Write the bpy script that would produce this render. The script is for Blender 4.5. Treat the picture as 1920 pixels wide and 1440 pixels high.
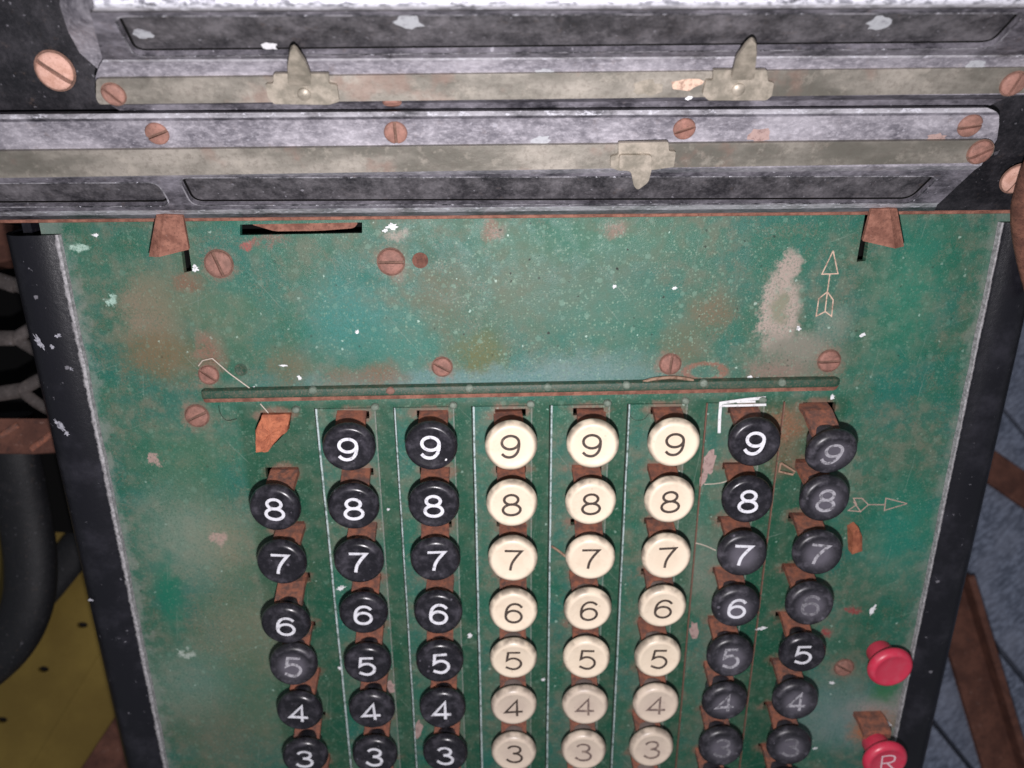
import bpy, math, random
from mathutils import Vector, Matrix
from mathutils.geometry import tessellate_polygon
random.seed(7)
for o in list(bpy.data.objects): bpy.data.objects.remove(o)
scene = bpy.context.scene
col = scene.collection
MM = 0.001                      # all shapes below are written in millimetres
R = math.radians

# ------------------------------------------------------------------ frames
# "panel frame": x right, y up the keyboard slope, z out of the keyboard plate; the keyboard is inclined on the machine
TILT = R(24); ORIGIN_H = 112.0
M_PANEL = Matrix.Translation((0, 0, ORIGIN_H*MM)) @ Matrix.Rotation(TILT, 4, 'X')
F_PX, PITCH, YAW, ROLL = 1500.0, -0.3578, -0.0214, -0.0141
CAM_P = Vector((-3.6967, 123.9663, 180.5856))
CAM_R = Matrix.Rotation(PITCH, 3, 'X') @ Matrix.Rotation(YAW, 3, 'Y') @ Matrix.Rotation(ROLL, 3, 'Z')

# ------------------------------------------------------------------ camera
cam_d = bpy.data.cameras.new('camera'); cam = bpy.data.objects.new('camera', cam_d); col.objects.link(cam)
cam.matrix_world = M_PANEL @ (Matrix.Translation(CAM_P*MM) @ CAM_R.to_4x4())
cam_d.sensor_width = 36; cam_d.lens = 36*F_PX/1920
cam_d.clip_start = 0.002; cam_d.clip_end = 20
cam_d.dof.use_dof = True; cam_d.dof.focus_distance = 0.172; cam_d.dof.aperture_fstop = 16
scene.camera = cam

# ------------------------------------------------------------------ world, flash, exposure
world = bpy.data.worlds.new('World'); scene.world = world; world.use_nodes = True
bg = world.node_tree.nodes['Background']; bg.inputs[0].default_value = (0.85, 0.9, 1, 1); bg.inputs[1].default_value = 0.15
fl = bpy.data.lights.new('phone_flash', 'POINT'); fl.energy = 1.95; fl.shadow_soft_size = 0.0022; fl.color = (1.0, 0.955, 0.985)
flash = bpy.data.objects.new('phone_flash', fl); col.objects.link(flash)
flash.matrix_world = cam.matrix_world @ Matrix.Translation((0.001, -0.027, -0.010))   # the phone's flash sits just below its lens
scene.view_settings.view_transform = 'Standard'; scene.view_settings.look = 'None'
scene.view_settings.exposure = 0; scene.view_settings.gamma = 1
scene.render.engine = 'CYCLES'
scene.cycles.max_bounces = 4; scene.cycles.diffuse_bounces = 2; scene.cycles.glossy_bounces = 2
scene.render.resolution_x, scene.render.resolution_y = 1024, 768

# ------------------------------------------------------------------ measuring helpers (mm)
def ray(u, v): return CAM_R @ Vector(((u-960)/F_PX, (720-v)/F_PX, -1))
def at(u, v, z=0.0):
    d = ray(u, v); return CAM_P + d*((z-CAM_P.z)/d.z)
def at_plane(u, v, p, n):
    d = ray(u, v); return CAM_P + d*((Vector(p)-CAM_P).dot(n)/d.dot(n))
MP = Matrix.Translation((0, 0, ORIGIN_H)) @ Matrix.Rotation(TILT, 4, 'X')     # panel mm -> world mm
MPI = MP.inverted()
def at_w(u, v, z=0.0):
    c = MP @ CAM_P; d = MP.to_3x3() @ ray(u, v); return c + d*((z-c.z)/d.z)

# ------------------------------------------------------------------ object helpers
def mesh(name, vs, fs, mats, idx=None, smooth=None):
    me = bpy.data.meshes.new(name)
    me.from_pydata([Vector(v)*MM for v in vs], [], fs)
    for m in (mats if isinstance(mats, (list, tuple)) else [mats]): me.materials.append(m)
    if idx:
        for p, i in zip(me.polygons, idx): p.material_index = i
    if smooth is not None:
        for p in me.polygons: p.use_smooth = True
        me.set_sharp_from_angle(angle=R(smooth))
    me.update(); return me
def link(name, me, parent=None, mat=None, bevel=0):
    o = bpy.data.objects.new(name, me); col.objects.link(o)
    if parent: o.parent = parent
    if mat is not None: o.matrix_local = mat
    if bevel:
        b = o.modifiers.new('bevel', 'BEVEL'); b.width = bevel*MM; b.segments = 2; b.limit_method = 'ANGLE'; b.angle_limit = R(35)
    return o
def tag(o, label=None, cat=None, group=None, kind=None):
    for k, x in (('label', label), ('category', cat), ('group', group), ('kind', kind)):
        if x: o[k] = x
    return o
def empty(name, loc=(0, 0, 0)):
    o = bpy.data.objects.new(name, None); col.objects.link(o); o.location = Vector(loc)*MM; o.empty_display_size = .02; return o

def box_geo(a, b):
    x0, y0, z0 = a; x1, y1, z1 = b
    vs = [(x0,y0,z0),(x1,y0,z0),(x1,y1,z0),(x0,y1,z0),(x0,y0,z1),(x1,y0,z1),(x1,y1,z1),(x0,y1,z1)]
    return vs, [(3,2,1,0),(4,5,6,7),(0,1,5,4),(1,2,6,5),(2,3,7,6),(3,0,4,7)]
def lathe_geo(prof, n=48, c=(0,0,0)):
    vs = []; fs = []; rings = []
    for r, z in prof:
        if r < 1e-6: rings.append([len(vs)]); vs.append((c[0], c[1], c[2]+z))
        else:
            rings.append(list(range(len(vs), len(vs)+n)))
            vs += [(c[0]+r*math.cos(2*math.pi*i/n), c[1]+r*math.sin(2*math.pi*i/n), c[2]+z) for i in range(n)]
    for a, b in zip(rings, rings[1:]):
        for i in range(n):
            j = (i+1) % n
            if len(a) == 1 and len(b) == 1: continue
            if len(a) == 1: fs.append((a[0], b[i], b[j])[::-1])
            elif len(b) == 1: fs.append((a[i], b[0], a[j])[::-1][::-1])
            else: fs.append((a[i], b[i], b[j], a[j]))
    return vs, fs
def area(p): return sum(p[i][0]*p[(i+1) % len(p)][1]-p[(i+1) % len(p)][0]*p[i][1] for i in range(len(p)))/2
def ccw(p): return list(p) if area(p) > 0 else list(p)[::-1]
def plate_geo(outer, holes, fr, top, bottom, floor=None):
    """flat plate with holes in a frame (origin, u, v, n): top/bottom are heights along n; floor = depth of closed recesses"""
    o, u, v, n = fr
    W = lambda p, h: o+u*p[0]+v*p[1]+n*h
    outer = ccw(outer); holes = [ccw(h)[::-1] for h in holes]
    loops = [outer]+holes
    flat = [p for l in loops for p in l]
    tris = tessellate_polygon([[Vector((p[0], p[1], 0)) for p in l] for l in loops])
    vs = [W(p, top) for p in flat]; fs = []; k = len(flat)
    for t in tris:
        a, b, c = (flat[i] for i in t)
        fs.append(tuple(t) if area([a, b, c]) > 0 else tuple(t)[::-1])
    s = 0
    for li, l in enumerate(loops):
        h = bottom if (li == 0 or floor is None) else floor
        b0 = len(vs); vs += [W(p, h) for p in l]
        for i in range(len(l)):
            j = (i+1) % len(l); fs.append((s+i, b0+i, b0+j, s+j))
        if li and floor is not None: fs.append(tuple(range(b0, b0+len(l)))[::-1])
        s += len(l)
    return vs, fs
FLAT = lambda z=0: (Vector((0, 0, z)), Vector((1, 0, 0)), Vector((0, 1, 0)), Vector((0, 0, 1)))
def merge(*gs):
    vs = []; fs = []
    for v, f in gs:
        b = len(vs); vs += list(v); fs += [tuple(i+b for i in q) for q in f]
    return vs, fs
def ell(cx, cy, rx, ry, n=28, rot=0):
    c, s = math.cos(rot), math.sin(rot)
    return [(cx+rx*math.cos(a)*c-ry*math.sin(a)*s, cy+rx*math.cos(a)*s+ry*math.sin(a)*c) for a in (2*math.pi*i/n for i in range(n))]
def rect(x0, y0, x1, y1): return [(x0, y0), (x1, y0), (x1, y1), (x0, y1)]
def rounded(poly, r, n=5):
    out = []; poly = ccw(poly); m = len(poly)
    for i in range(m):
        p, a, b = Vector(poly[i]), Vector(poly[i-1]), Vector(poly[(i+1) % m])
        rr = r[i] if isinstance(r, (list, tuple)) else r
        rr = min(rr, (a-p).length*.45, (b-p).length*.45)
        s = p+(a-p).normalized()*rr; e = p+(b-p).normalized()*rr
        for k in range(n+1):
            t = k/n; out.append(tuple(s*(1-t)**2+p*2*t*(1-t)+e*t*t))
    return out
def smooth_path(pts, n=6):
    pts = [Vector(p) for p in pts]; out = []
    for i in range(len(pts)-1):
        p0 = pts[max(i-1, 0)]; p1 = pts[i]; p2 = pts[i+1]; p3 = pts[min(i+2, len(pts)-1)]
        for k in range(n):
            t = k/n
            out.append(.5*((2*p1)+(p2-p0)*t+(2*p0-5*p1+4*p2-p3)*t*t+(3*p1-p0-3*p2+p3)*t**3))
    out.append(pts[-1]); return out
def ribbon_geo(path, w, zf, closed=False):
    """flat stroke of width w along 2-D path; zf(x, y) gives height"""
    P = [Vector((p[0], p[1])) for p in path]; n = len(P); vs = []; fs = []
    for i, p in enumerate(P):
        a = P[i-1] if (i or closed) else None; b = P[(i+1) % n] if (i < n-1 or closed) else None
        d1 = (p-a).normalized() if a is not None else (b-p).normalized()
        d2 = (b-p).normalized() if b is not None else d1
        t = (d1+d2); t = t.normalized() if t.length > 1e-6 else d1
        nn = Vector((-t.y, t.x)); k = w/2/max(.45, nn.dot(Vector((-d2.y, d2.x))))
        for s in (1, -1):
            q = p+nn*(k*s); vs.append((q.x, q.y, zf(q.x, q.y)))
    for i in range(n if closed else n-1):
        j = (i+1) % n; fs.append((2*i+1, 2*j+1, 2*j, 2*i))
    return vs, fs
def tube_geo(pts, rad, n=12, flat=1.0):
    P = [Vector(p) for p in pts]; vs = []; fs = []
    up = Vector((0, 0, 1))
    for i, p in enumerate(P):
        t = (P[min(i+1, len(P)-1)]-P[max(i-1, 0)]).normalized()
        s = t.cross(up); s = s.normalized() if s.length > 1e-4 else Vector((1, 0, 0)); w = s.cross(t)
        r = rad[i] if isinstance(rad, (list, tuple)) else rad
        for k in range(n):
            a = 2*math.pi*k/n; vs.append(p+s*(r*math.cos(a))+w*(r*flat*math.sin(a)))
    for i in range(len(P)-1):
        for k in range(n):
            j = (k+1) % n; fs.append((i*n+k, i*n+j, (i+1)*n+j, (i+1)*n+k)[::-1])
    fs.append(tuple(range(n))); fs.append(tuple(range((len(P)-1)*n, len(P)*n))[::-1])
    return vs, fs

# ------------------------------------------------------------------ materials
def srgb(r, g, b):
    f = lambda c: c/12.92 if c <= .04045 else ((c+.055)/1.055)**2.4
    return (f(r/255), f(g/255), f(b/255), 1)
class Mat:
    def __init__(s, name, coord='Object', scale=1000, dim='3D'):
        s.dim = dim
        s.m = bpy.data.materials.new(name); s.m.use_nodes = True; s.nt = s.m.node_tree; s.N = s.nt.nodes; s.L = s.nt.links
        s.b = s.N['Principled BSDF']
        tc = s.N.new('ShaderNodeTexCoord'); s.oi = None
        s.co = s.vm('MULTIPLY', tc.outputs[coord], (scale,)*3)          # millimetres
    def put(s, sock, x):
        if x is None: return
        if hasattr(x, 'is_linked'): s.L.new(x, sock)
        else:
            try: sock.default_value = x
            except Exception: sock.default_value = tuple(x)[:3]
    def vm(s, op, a, b=None):
        n = s.N.new('ShaderNodeVectorMath'); n.operation = op; s.put(n.inputs[0], a); s.put(n.inputs[1], b)
        return n.outputs['Value' if op in ('LENGTH', 'DOT_PRODUCT') else 'Vector']
    def ma(s, op, a, b=None, clamp=False):
        n = s.N.new('ShaderNodeMath'); n.operation = op; n.use_clamp = clamp; s.put(n.inputs[0], a); s.put(n.inputs[1], b); return n.outputs[0]
    def noise(s, scale, detail=4, rough=.6, co=None, dist=0, color=False, off=0):
        n = s.N.new('ShaderNodeTexNoise'); n.noise_dimensions = s.dim; c = co if co is not None else s.co
        if off: c = s.vm('ADD', c, (off, off*1.7, off*.6))
        s.put(n.inputs['Vector'], c); n.inputs['Scale'].default_value = scale
        n.inputs['Detail'].default_value = detail; n.inputs['Roughness'].default_value = rough; n.inputs['Distortion'].default_value = dist
        return n.outputs['Color' if color else 'Fac']
    def voro(s, scale, co=None, feature='F1', out='Distance', rnd=1):
        n = s.N.new('ShaderNodeTexVoronoi'); n.feature = feature; s.put(n.inputs['Vector'], co if co is not None else s.co)
        n.inputs['Scale'].default_value = scale; n.inputs['Randomness'].default_value = rnd; return n.outputs[out]
    def flecks(s, c, sc, r0, off, keep, colr, k, wob=None):
        vc = s.vm('ADD', s.vm('ADD', s.co, s.vm('MULTIPLY', wob, (.9, .9, .9))) if wob is not None else s.co, (off, off, off*.5))
        n = s.N.new('ShaderNodeTexVoronoi'); n.voronoi_dimensions = s.dim; s.put(n.inputs['Vector'], vc); n.inputs['Scale'].default_value = sc
        r = s.sep(n.outputs['Color'])
        size = s.ma('MULTIPLY', s.ma('ADD', .45, r[1]), r0)
        m = s.step(s.ma('DIVIDE', n.outputs['Distance'], size), 1.12, .72)
        return s.mix(s.ma('MULTIPLY', s.ma('MULTIPLY', m, s.step(r[0], keep, keep+.02)), s.ma('MULTIPLY', s.ma('ADD', .4, s.ma('MULTIPLY', r[2], .6)), k)), c, colr)
    def step(s, x, a, b, lo=0, hi=1):
        n = s.N.new('ShaderNodeMapRange'); n.interpolation_type = 'SMOOTHSTEP'; s.put(n.inputs[0], x)
        n.inputs[1].default_value = a; n.inputs[2].default_value = b; n.inputs[3].default_value = lo; n.inputs[4].default_value = hi; return n.outputs[0]
    def mix(s, f, a, b):
        n = s.N.new('ShaderNodeMix'); n.data_type = 'RGBA'; s.put(n.inputs[0], f); s.put(n.inputs[6], a); s.put(n.inputs[7], b); return n.outputs[2]
    def rand(s):
        n = s.N.new('ShaderNodeObjectInfo'); return n.outputs['Random']
    def shift(s):        # a different patch of the texture on every object
        n = s.N.new('ShaderNodeObjectInfo'); k = s.vm('SCALE', (91, 57, 33)); k.node.inputs['Scale'].default_value = 1
        s.L.new(n.outputs['Random'], k.node.inputs['Scale']); s.co = s.vm('ADD', s.co, k)
    def sep(s, v=None):
        n = s.N.new('ShaderNodeSeparateXYZ'); s.put(n.inputs[0], v if v is not None else s.co); return n.outputs
    def spot(s, co, c, r, soft=.5):
        d = s.vm('LENGTH', s.vm('MULTIPLY', s.vm('SUBTRACT', co, (c[0], c[1], 0)), (1/r[0], 1/r[1], 0)))
        return s.step(d, 1+soft, 1-soft)
    def bump(s, h, strength=.3, dist=.2):
        n = s.N.new('ShaderNodeBump'); n.inputs['Strength'].default_value = strength; n.inputs['Distance'].default_value = dist*MM
        s.put(n.inputs['Height'], h); s.L.new(n.outputs[0], s.b.inputs['Normal'])
    def done(s, color, rough=.5, metal=0, spec=.5, coat=0):
        s.put(s.b.inputs['Base Color'], color); s.put(s.b.inputs['Roughness'], rough); s.put(s.b.inputs['Metallic'], metal)
        s.put(s.b.inputs['Specular IOR Level'], spec); s.put(s.b.inputs['Coat Weight'], coat); return s.m

STAINS = [  # (u, v, ru, rv, colour, strength, softness): bare and rusted patches on the enamel, read off the photograph
 (1462,578,37,76,(166,150,140),1,.25),(1480,500,20,34,(164,148,138),.95,.3),(1466,572,16,30,(108,116,90),.6,.5),(1500,650,44,24,(140,136,126),.7,.5),(1560,605,34,30,(120,130,118),.55,.6),(1500,665,75,38,(122,118,106),.75,.6),(1455,700,55,22,(130,108,98),.7,.6),
 (1335,585,40,34,(112,92,70),.75,.7),(1275,650,42,45,(104,92,68),.65,.6),(1110,520,120,80,(84,104,88),.45,.8),
 (905,665,42,42,(92,94,52),.75,.6),(830,560,45,70,(96,92,72),.6,.8),(930,570,90,60,(92,106,88),.45,.8),
 (280,590,52,70,(122,110,92),.8,.6),(300,668,70,44,(108,92,66),.75,.6),(330,545,60,60,(100,104,82),.5,.7),(440,600,80,70,(80,108,84),.4,.8),
 (650,600,70,75,(38,118,112),.65,.7),(760,650,60,60,(38,116,106),.5,.7),(1160,600,130,70,(44,112,96),.4,.8),(1120,450,170,40,(40,110,86),.4,.8),
 (900,712,330,20,(104,134,136),.6,.7),(1100,690,120,26,(110,136,134),.55,.8),(715,705,44,22,(112,84,62),.7,.6),(640,706,34,16,(108,88,66),.6,.6),(540,690,40,36,(98,90,66),.6,.6),
 (395,660,22,34,(138,92,78),.6,.7),(745,440,20,10,(170,150,140),.5,.6),(1155,425,26,14,(150,108,98),.5,.7),(925,430,20,16,(150,104,92),.5,.7),
 (470,460,14,10,(170,70,70),.6,.6),(510,450,26,9,(150,80,74),.4,.7),(350,530,22,16,(120,80,62),.6,.8),
 (400,1020,70,70,(128,126,106),.65,.8),(450,1185,85,70,(122,118,98),.65,.8),(420,1370,90,70,(104,104,86),.6,.8),(330,1000,60,90,(116,138,124),.5,.9),(350,1280,70,60,(112,134,120),.55,.9),(480,1260,40,120,(86,104,82),.4,.9),
 (318,1120,22,62,(22,106,84),.85,.6),(350,860,80,60,(78,112,86),.4,.9),(1700,560,60,120,(34,122,100),.5,.9),(1690,1000,60,90,(34,124,104),.5,.9),
 (1600,1350,90,46,(116,144,146),.6,.8),(1560,1320,60,60,(104,126,120),.5,.8),(1660,1330,60,22,(158,142,138),.6,.8),(1635,1365,34,26,(168,104,68),.85,.6),(1660,1290,24,26,(36,112,62),.6,.7),
 (1330,1080,44,50,(120,128,116),.55,.8),(1300,1010,30,50,(100,118,104),.5,.8),(1462,800,52,34,(140,96,74),.7,.6),(1470,860,34,30,(120,92,72),.5,.7),
 (1603,1147,11,9,(140,66,66),.9,.35),(1552,1184,11,9,(140,66,66),.85,.4),(293,862,12,13,(166,140,132),.95,.2),(407,1010,16,12,(166,142,132),.9,.35),(148,467,14,9,(170,196,182),.8,.4),(208,562,9,7,(170,200,186),.8,.4),(350,1226,14,6,(180,190,180),.7,.5),
]
SCREWS_PANEL = [(410,495,25,108),(733,491,24,0),(829,688,18,150),(391,703,18,142),(1257,683,19,85),(1555,677,20,3),(369,780,21,25),(1583,1252,17,150)]

def green_mat(name, vmin=-999, vmax=9999, strip=0.0):
    m = Mat(name, dim='2D')
    nw = m.noise(.25, 4, .62, color=True); nf = m.noise(1.6, 4, .7, color=True)
    wob = m.vm('SUBTRACT', nw, (.5, .5, .5)); wf = m.vm('SUBTRACT', nf, (.5, .5, .5))
    dco = m.vm('ADD', m.co, m.vm('ADD', m.vm('MULTIPLY', wob, (6, 6, 0)), m.vm('MULTIPLY', wf, (2.0, 2.0, 0))))
    fine = m.noise(3.2, 5, .72); w3 = m.sep(nw); f3 = m.sep(nf); mid = w3[0]; med = f3[0]
    big = m.sep(m.noise(.05, 3, .6, color=True))
    x, y, _ = m.sep()
    inside = m.ma('MULTIPLY', m.step(y, 53, 51), m.ma('MULTIPLY', m.step(x, -67, -65), m.step(x, 84, 82)))
    dirt = m.ma('SUBTRACT', 1.0, m.ma('MULTIPLY', inside, .55)) if not strip else strip
    pc = at(1090, 555, 0); patchy = m.ma('ADD', .5, m.ma('MULTIPLY', m.spot(dco, pc, (52, 24), .8), .65))      # most spatter lies above the keys
    c = m.mix(m.step(big[0], .38, .62), srgb(15, 90, 70), srgb(28, 98, 80))
    c = m.mix(m.ma('MULTIPLY', m.step(big[1], .45, .62), .7), c, srgb(14, 98, 88))
    if not strip: c = m.mix(m.ma('MULTIPLY', inside, .85), c, srgb(8, 74, 52))
    c = m.mix(m.ma('MULTIPLY', m.ma('MULTIPLY', m.ma('ADD', m.step(mid, .40, .66), .35), m.step(big[2], .34, .58)), m.ma('MULTIPLY', dirt, .52)), c, srgb(104, 108, 92))
    c = m.mix(m.ma('MULTIPLY', m.ma('MULTIPLY', m.step(w3[1], .46, .66), m.step(med, .35, .6)), m.ma('MULTIPLY', dirt, .42)), c, srgb(108, 100, 82))
    c = m.mix(m.ma('MULTIPLY', m.step(fine, .46, .72), m.ma('MULTIPLY', m.ma('MULTIPLY', dirt, patchy), .5)), c, srgb(118, 134, 120))
    c = m.mix(m.ma('MULTIPLY', m.step(f3[1], .5, .68), m.ma('MULTIPLY', dirt, .4)), c, srgb(50, 74, 58))
    # pale dust that has gathered along both rails
    e1 = m.step(m.ma('ADD', m.ma('ADD', x, 99.4), m.ma('ADD', m.ma('MULTIPLY', mid, -9), m.ma('MULTIPLY', med, -3))), -3.0, -7.0); e2 = m.step(m.ma('ADD', m.ma('SUBTRACT', 111.2, x), m.ma('ADD', m.ma('MULTIPLY', mid, -7), m.ma('MULTIPLY', med, -3))), -2.0, -6.0)
    c = m.mix(m.ma('MULTIPLY', m.ma('ADD', e1, m.ma('MULTIPLY', e2, .7)), .62), c, srgb(120, 130, 124))
    tex = m.ma('MULTIPLY', m.step(med, .28, .58, .45, 1), m.step(fine, .2, .5, .65, 1))
    for (u, v, ru, rv, rgb, k, soft) in STAINS:
        if not vmin < v < vmax: continue
        p = at(u, v, 0); q = at(u+ru, v, 0); w = at(u, v-rv, 0)
        c = m.mix(m.ma('MULTIPLY', m.ma('MULTIPLY', m.spot(dco, p, ((q-p).length, (w-p).length), soft), tex), min(1, k*1.18)), c, srgb(*rgb))
    if not strip:
        for (u, v, r, a) in SCREWS_PANEL:
            p = at(u, v, 0); rr = (at(u+r, v, 0)-p).length
            c = m.mix(m.ma('MULTIPLY', m.ma('MULTIPLY', m.spot(dco, (p.x, p.y-.4), (rr*1.2, rr*1.35), .35), tex), .55), c, srgb(138, 106, 92))
        p = at(1322, 697, 0); rr = m.vm('LENGTH', m.vm('MULTIPLY', m.vm('SUBTRACT', m.vm('ADD', m.co, m.vm('MULTIPLY', wf, (1.6, 1.6, 0))), (p.x, p.y, 0)), (1/4.9, 1/2.2, 0)))
        c = m.mix(m.ma('MULTIPLY', m.ma('MULTIPLY', m.step(rr, 1.3, 1.05), m.step(rr, .62, .85)), m.ma('MULTIPLY', tex, .6)), c, srgb(152, 86, 72))      # rusty ring mark
    # rust round every key slot
    fx = m.ma('SUBTRACT', m.ma('FLOORED_MODULO', m.ma('ADD', x, 9.5+190), 19.0), 9.5)
    fy = m.ma('SUBTRACT', m.ma('FLOORED_MODULO', m.ma('ADD', y, 7.675-3.2+153.5), 15.35), 7.675)
    cv = m.N.new('ShaderNodeCombineXYZ'); m.L.new(fx, cv.inputs[0]); m.L.new(fy, cv.inputs[1])
    if strip:     # paint rubbed off along the strip's right edge
        c = m.mix(m.ma('MULTIPLY', m.ma('MULTIPLY', m.step(fx, 4.85, 5.25), m.step(med, .3, .5)), .75), c, srgb(150, 152, 146))
        c = m.mix(m.ma('MULTIPLY', m.step(m.ma('ADD', m.ma('ABSOLUTE', fx), m.ma('MULTIPLY', mid, 4)), 8.2, 4.6), .38), c, srgb(104, 112, 100))
    halo = m.spot(m.vm('ADD', cv.outputs[0], m.vm('ADD', m.vm('MULTIPLY', wob, (6, 5, 0)), m.vm('MULTIPLY', wf, (2, 2, 0)))), (0, 0), (4.6, 2.1), .4)
    c = m.mix(m.ma('MULTIPLY', m.ma('MULTIPLY', halo, inside), .7), c, m.mix(fine, srgb(122, 84, 68), srgb(140, 108, 96)))
    # fine scratches in two directions
    for ang, off in ((.35, 0), (-.9, 37), (1.45, 71)):
        ca, sa = math.cos(ang), math.sin(ang)
        al = m.ma('ADD', m.ma('MULTIPLY', x, ca*.035), m.ma('MULTIPLY', y, sa*.035)); ac = m.ma('ADD', m.ma('MULTIPLY', x, -sa*1.5), m.ma('MULTIPLY', y, ca*1.5))
        sv = m.N.new('ShaderNodeCombineXYZ'); m.L.new(m.ma('ADD', al, off), sv.inputs[0]); m.L.new(m.ma('ADD', ac, m.ma('MULTIPLY', mid, 1.2)), sv.inputs[1])
        c = m.mix(m.ma('MULTIPLY', m.step(m.noise(1.0, 2, .5, co=sv.outputs[0]), .76, .81), .3), c, srgb(134, 148, 136))
    # paint spatter and pits
    for sc, r0, off, rgb, keep, k in ((.33, .08, 3, (186, 212, 198), .92, .85), (.8, .22, 17, (112, 150, 130), .76, .42), (.36, .2, 29, (118, 152, 134), .8, .42), (1.7, .3, 43, (140, 164, 142), .76, .45), (.45, .1, 53, (18, 30, 24), .9, .8)):
        c = m.flecks(c, sc, r0, off, keep, srgb(*rgb), m.ma('MULTIPLY', patchy, k*1.15), wf)
    c = m.mix(.04, c, srgb(90, 88, 72))
    m.bump(m.ma('ADD', m.ma('MULTIPLY', fine, .5), m.ma('MULTIPLY', mid, .8)), .5, .25)
    return m.done(c, m.step(mid, .3, .7, .4, .64), 0, .42)

def rust_mat(name, a=(152, 106, 90), b=(112, 74, 62), d=(72, 50, 44), rough=.8, sc=1.0, shift=False, tint=(168, 98, 70)):
    m = Mat(name)
    if shift: m.shift()
    n1 = m.noise(.35*sc, 6, .65); n2 = m.noise(1.8*sc, 6, .7)
    c = m.mix(m.step(n1, .35, .65), srgb(*b), srgb(*a)); c = m.mix(m.ma('MULTIPLY', m.step(n2, .52, .7), .7), c, srgb(*d))
    c = m.mix(m.ma('MULTIPLY', m.step(m.noise(1.1*sc, 5, .7, off=9), .62, .75), .5), c, srgb(176, 150, 140))
    if shift: c = m.mix(m.ma('MULTIPLY', m.rand(), .5), c, m.mix(n1, srgb(*d), srgb(*tint)))
    m.bump(m.ma('ADD', n2, n1), .5, .25); return m.done(c, rough, 0, .25)

def black_mat(name, dust=.3, chips=.0, streak=True, dark=(16, 17, 21), rough=.42, dcol=(146, 144, 154), lo=.45, hi=.75, spec=.5, fleck=1.0, fine=.4):
    m = Mat(name)
    sx = m.vm('MULTIPLY', m.co, (.6, 1, 1)) if streak else m.co
    n1 = m.noise(.14, 7, .74, co=sx); n2 = m.noise(1.2, 6, .72, co=sx, off=8); n3 = m.noise(.5, 5, .7, off=21)
    dm = m.ma('MULTIPLY', m.ma('ADD', m.step(n1, lo, hi), m.ma('MULTIPLY', m.step(n2, .42, .75), fine)), dust, True)
    c = m.mix(dm, srgb(*dark), srgb(*dcol))
    c = m.mix(m.ma('MULTIPLY', m.step(n3, .58, .74), .18), c, srgb(120, 100, 86))
    wf = m.vm('SUBTRACT', m.noise(1.5, 3, .6, color=True), (.5, .5, .5))
    for sc, r0, off, keep, k in ((.3, .12, 3, .88, .8), (1.1, .2, 31, .8, .6)): c = m.flecks(c, sc, r0, off, keep, srgb(170, 168, 176), k*fleck, wf)
    if chips: c = m.mix(m.step(m.noise(.8, 6, .75, co=sx, off=60), 1-chips, 1-chips+.07), c, srgb(206, 206, 214))  # pale flecks: chipped paint and, on edges, painted highlights
    m.bump(m.ma('ADD', m.ma('MULTIPLY', n2, .6), n3), .5, .22)
    return m.done(c, m.ma('ADD', m.ma('MULTIPLY', dm, .18), rough, True), 0, spec)

GREEN = green_mat('green_enamel'); GREEN_STRIP = green_mat('green_strip_enamel', 770, 9999, .95)
def bar_green():
    m = Mat('dark_green_paint'); n = m.noise(.5, 6, .7); f = m.noise(2.4, 5, .7)
    c = m.mix(m.step(n, .4, .68), srgb(34, 70, 56), srgb(74, 82, 66)); c = m.mix(m.ma('MULTIPLY', m.step(f, .5, .66), .6), c, srgb(118, 100, 86))
    m.bump(f, .4, .2); return m.done(c, .5, 0, .4)
BAR_GREEN = bar_green()
PIN = rust_mat('dull_grey_green_pin', (128, 138, 126), (96, 110, 98), (70, 78, 68), .55, 1.5)
RUST = rust_mat('rusted_steel'); RUST_DARK = rust_mat('dark_rusted_steel', (124, 84, 70), (88, 58, 50), (52, 38, 36))
RUST_SCREW = rust_mat('copper_brown_screw', (156, 112, 100), (124, 90, 80), (86, 66, 58), .6, 1.4, True, (186, 146, 132))
RUST_SCREW_PALE = rust_mat('pale_copper_screw', (212, 170, 154), (190, 146, 128), (158, 116, 102), .55, 1.4, True, (190, 158, 146))
RUST_ORANGE = rust_mat('orange_rust', (188, 116, 86), (150, 88, 66), (98, 60, 50), .9, 1.3)
RUST_STEM = rust_mat('brown_key_stem', (150, 96, 76), (96, 74, 68), (66, 52, 50), .75, 1.6, True, (176, 106, 80))
RUST_BAR = rust_mat('rusted_angle_iron', (108, 72, 60), (82, 54, 46), (60, 44, 42), .8, .35)
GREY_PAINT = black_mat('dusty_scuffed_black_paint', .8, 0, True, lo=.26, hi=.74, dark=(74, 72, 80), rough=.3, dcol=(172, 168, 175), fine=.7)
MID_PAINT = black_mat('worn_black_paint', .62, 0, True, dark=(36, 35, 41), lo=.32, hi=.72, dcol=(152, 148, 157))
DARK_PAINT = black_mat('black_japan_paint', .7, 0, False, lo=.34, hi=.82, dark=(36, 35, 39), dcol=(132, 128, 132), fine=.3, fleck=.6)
EDGE_PAINT = black_mat('chipped_highlight_edge', .85, .45, True, lo=.25, hi=.6, dcol=(184, 182, 188), rough=.3, dark=(30, 30, 35))  # chipped paint, its pale tone also painting the ridge highlight lines
RIM_PAINT = black_mat('rubbed_light_rim', .75, .42, False, lo=.4, hi=.62, dark=(40, 40, 45), dcol=(160, 158, 164), rough=.4)  # rubbed paint, its pale tone also painting the recess lip's light edge
TOP_EDGE = black_mat('chipped_glint_edge', .6, .56, True, lo=.3, hi=.6, rough=.25, dark=(40, 40, 46), dcol=(170, 170, 180))  # white flecks paint the flash glint along the rounded top edge
RAIL_PAINT = black_mat('black_rail_paint', .16, 0, False, dark=(21, 21, 27), rough=.36, lo=.5, hi=.85, dcol=(104, 102, 114), fleck=.45)
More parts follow.
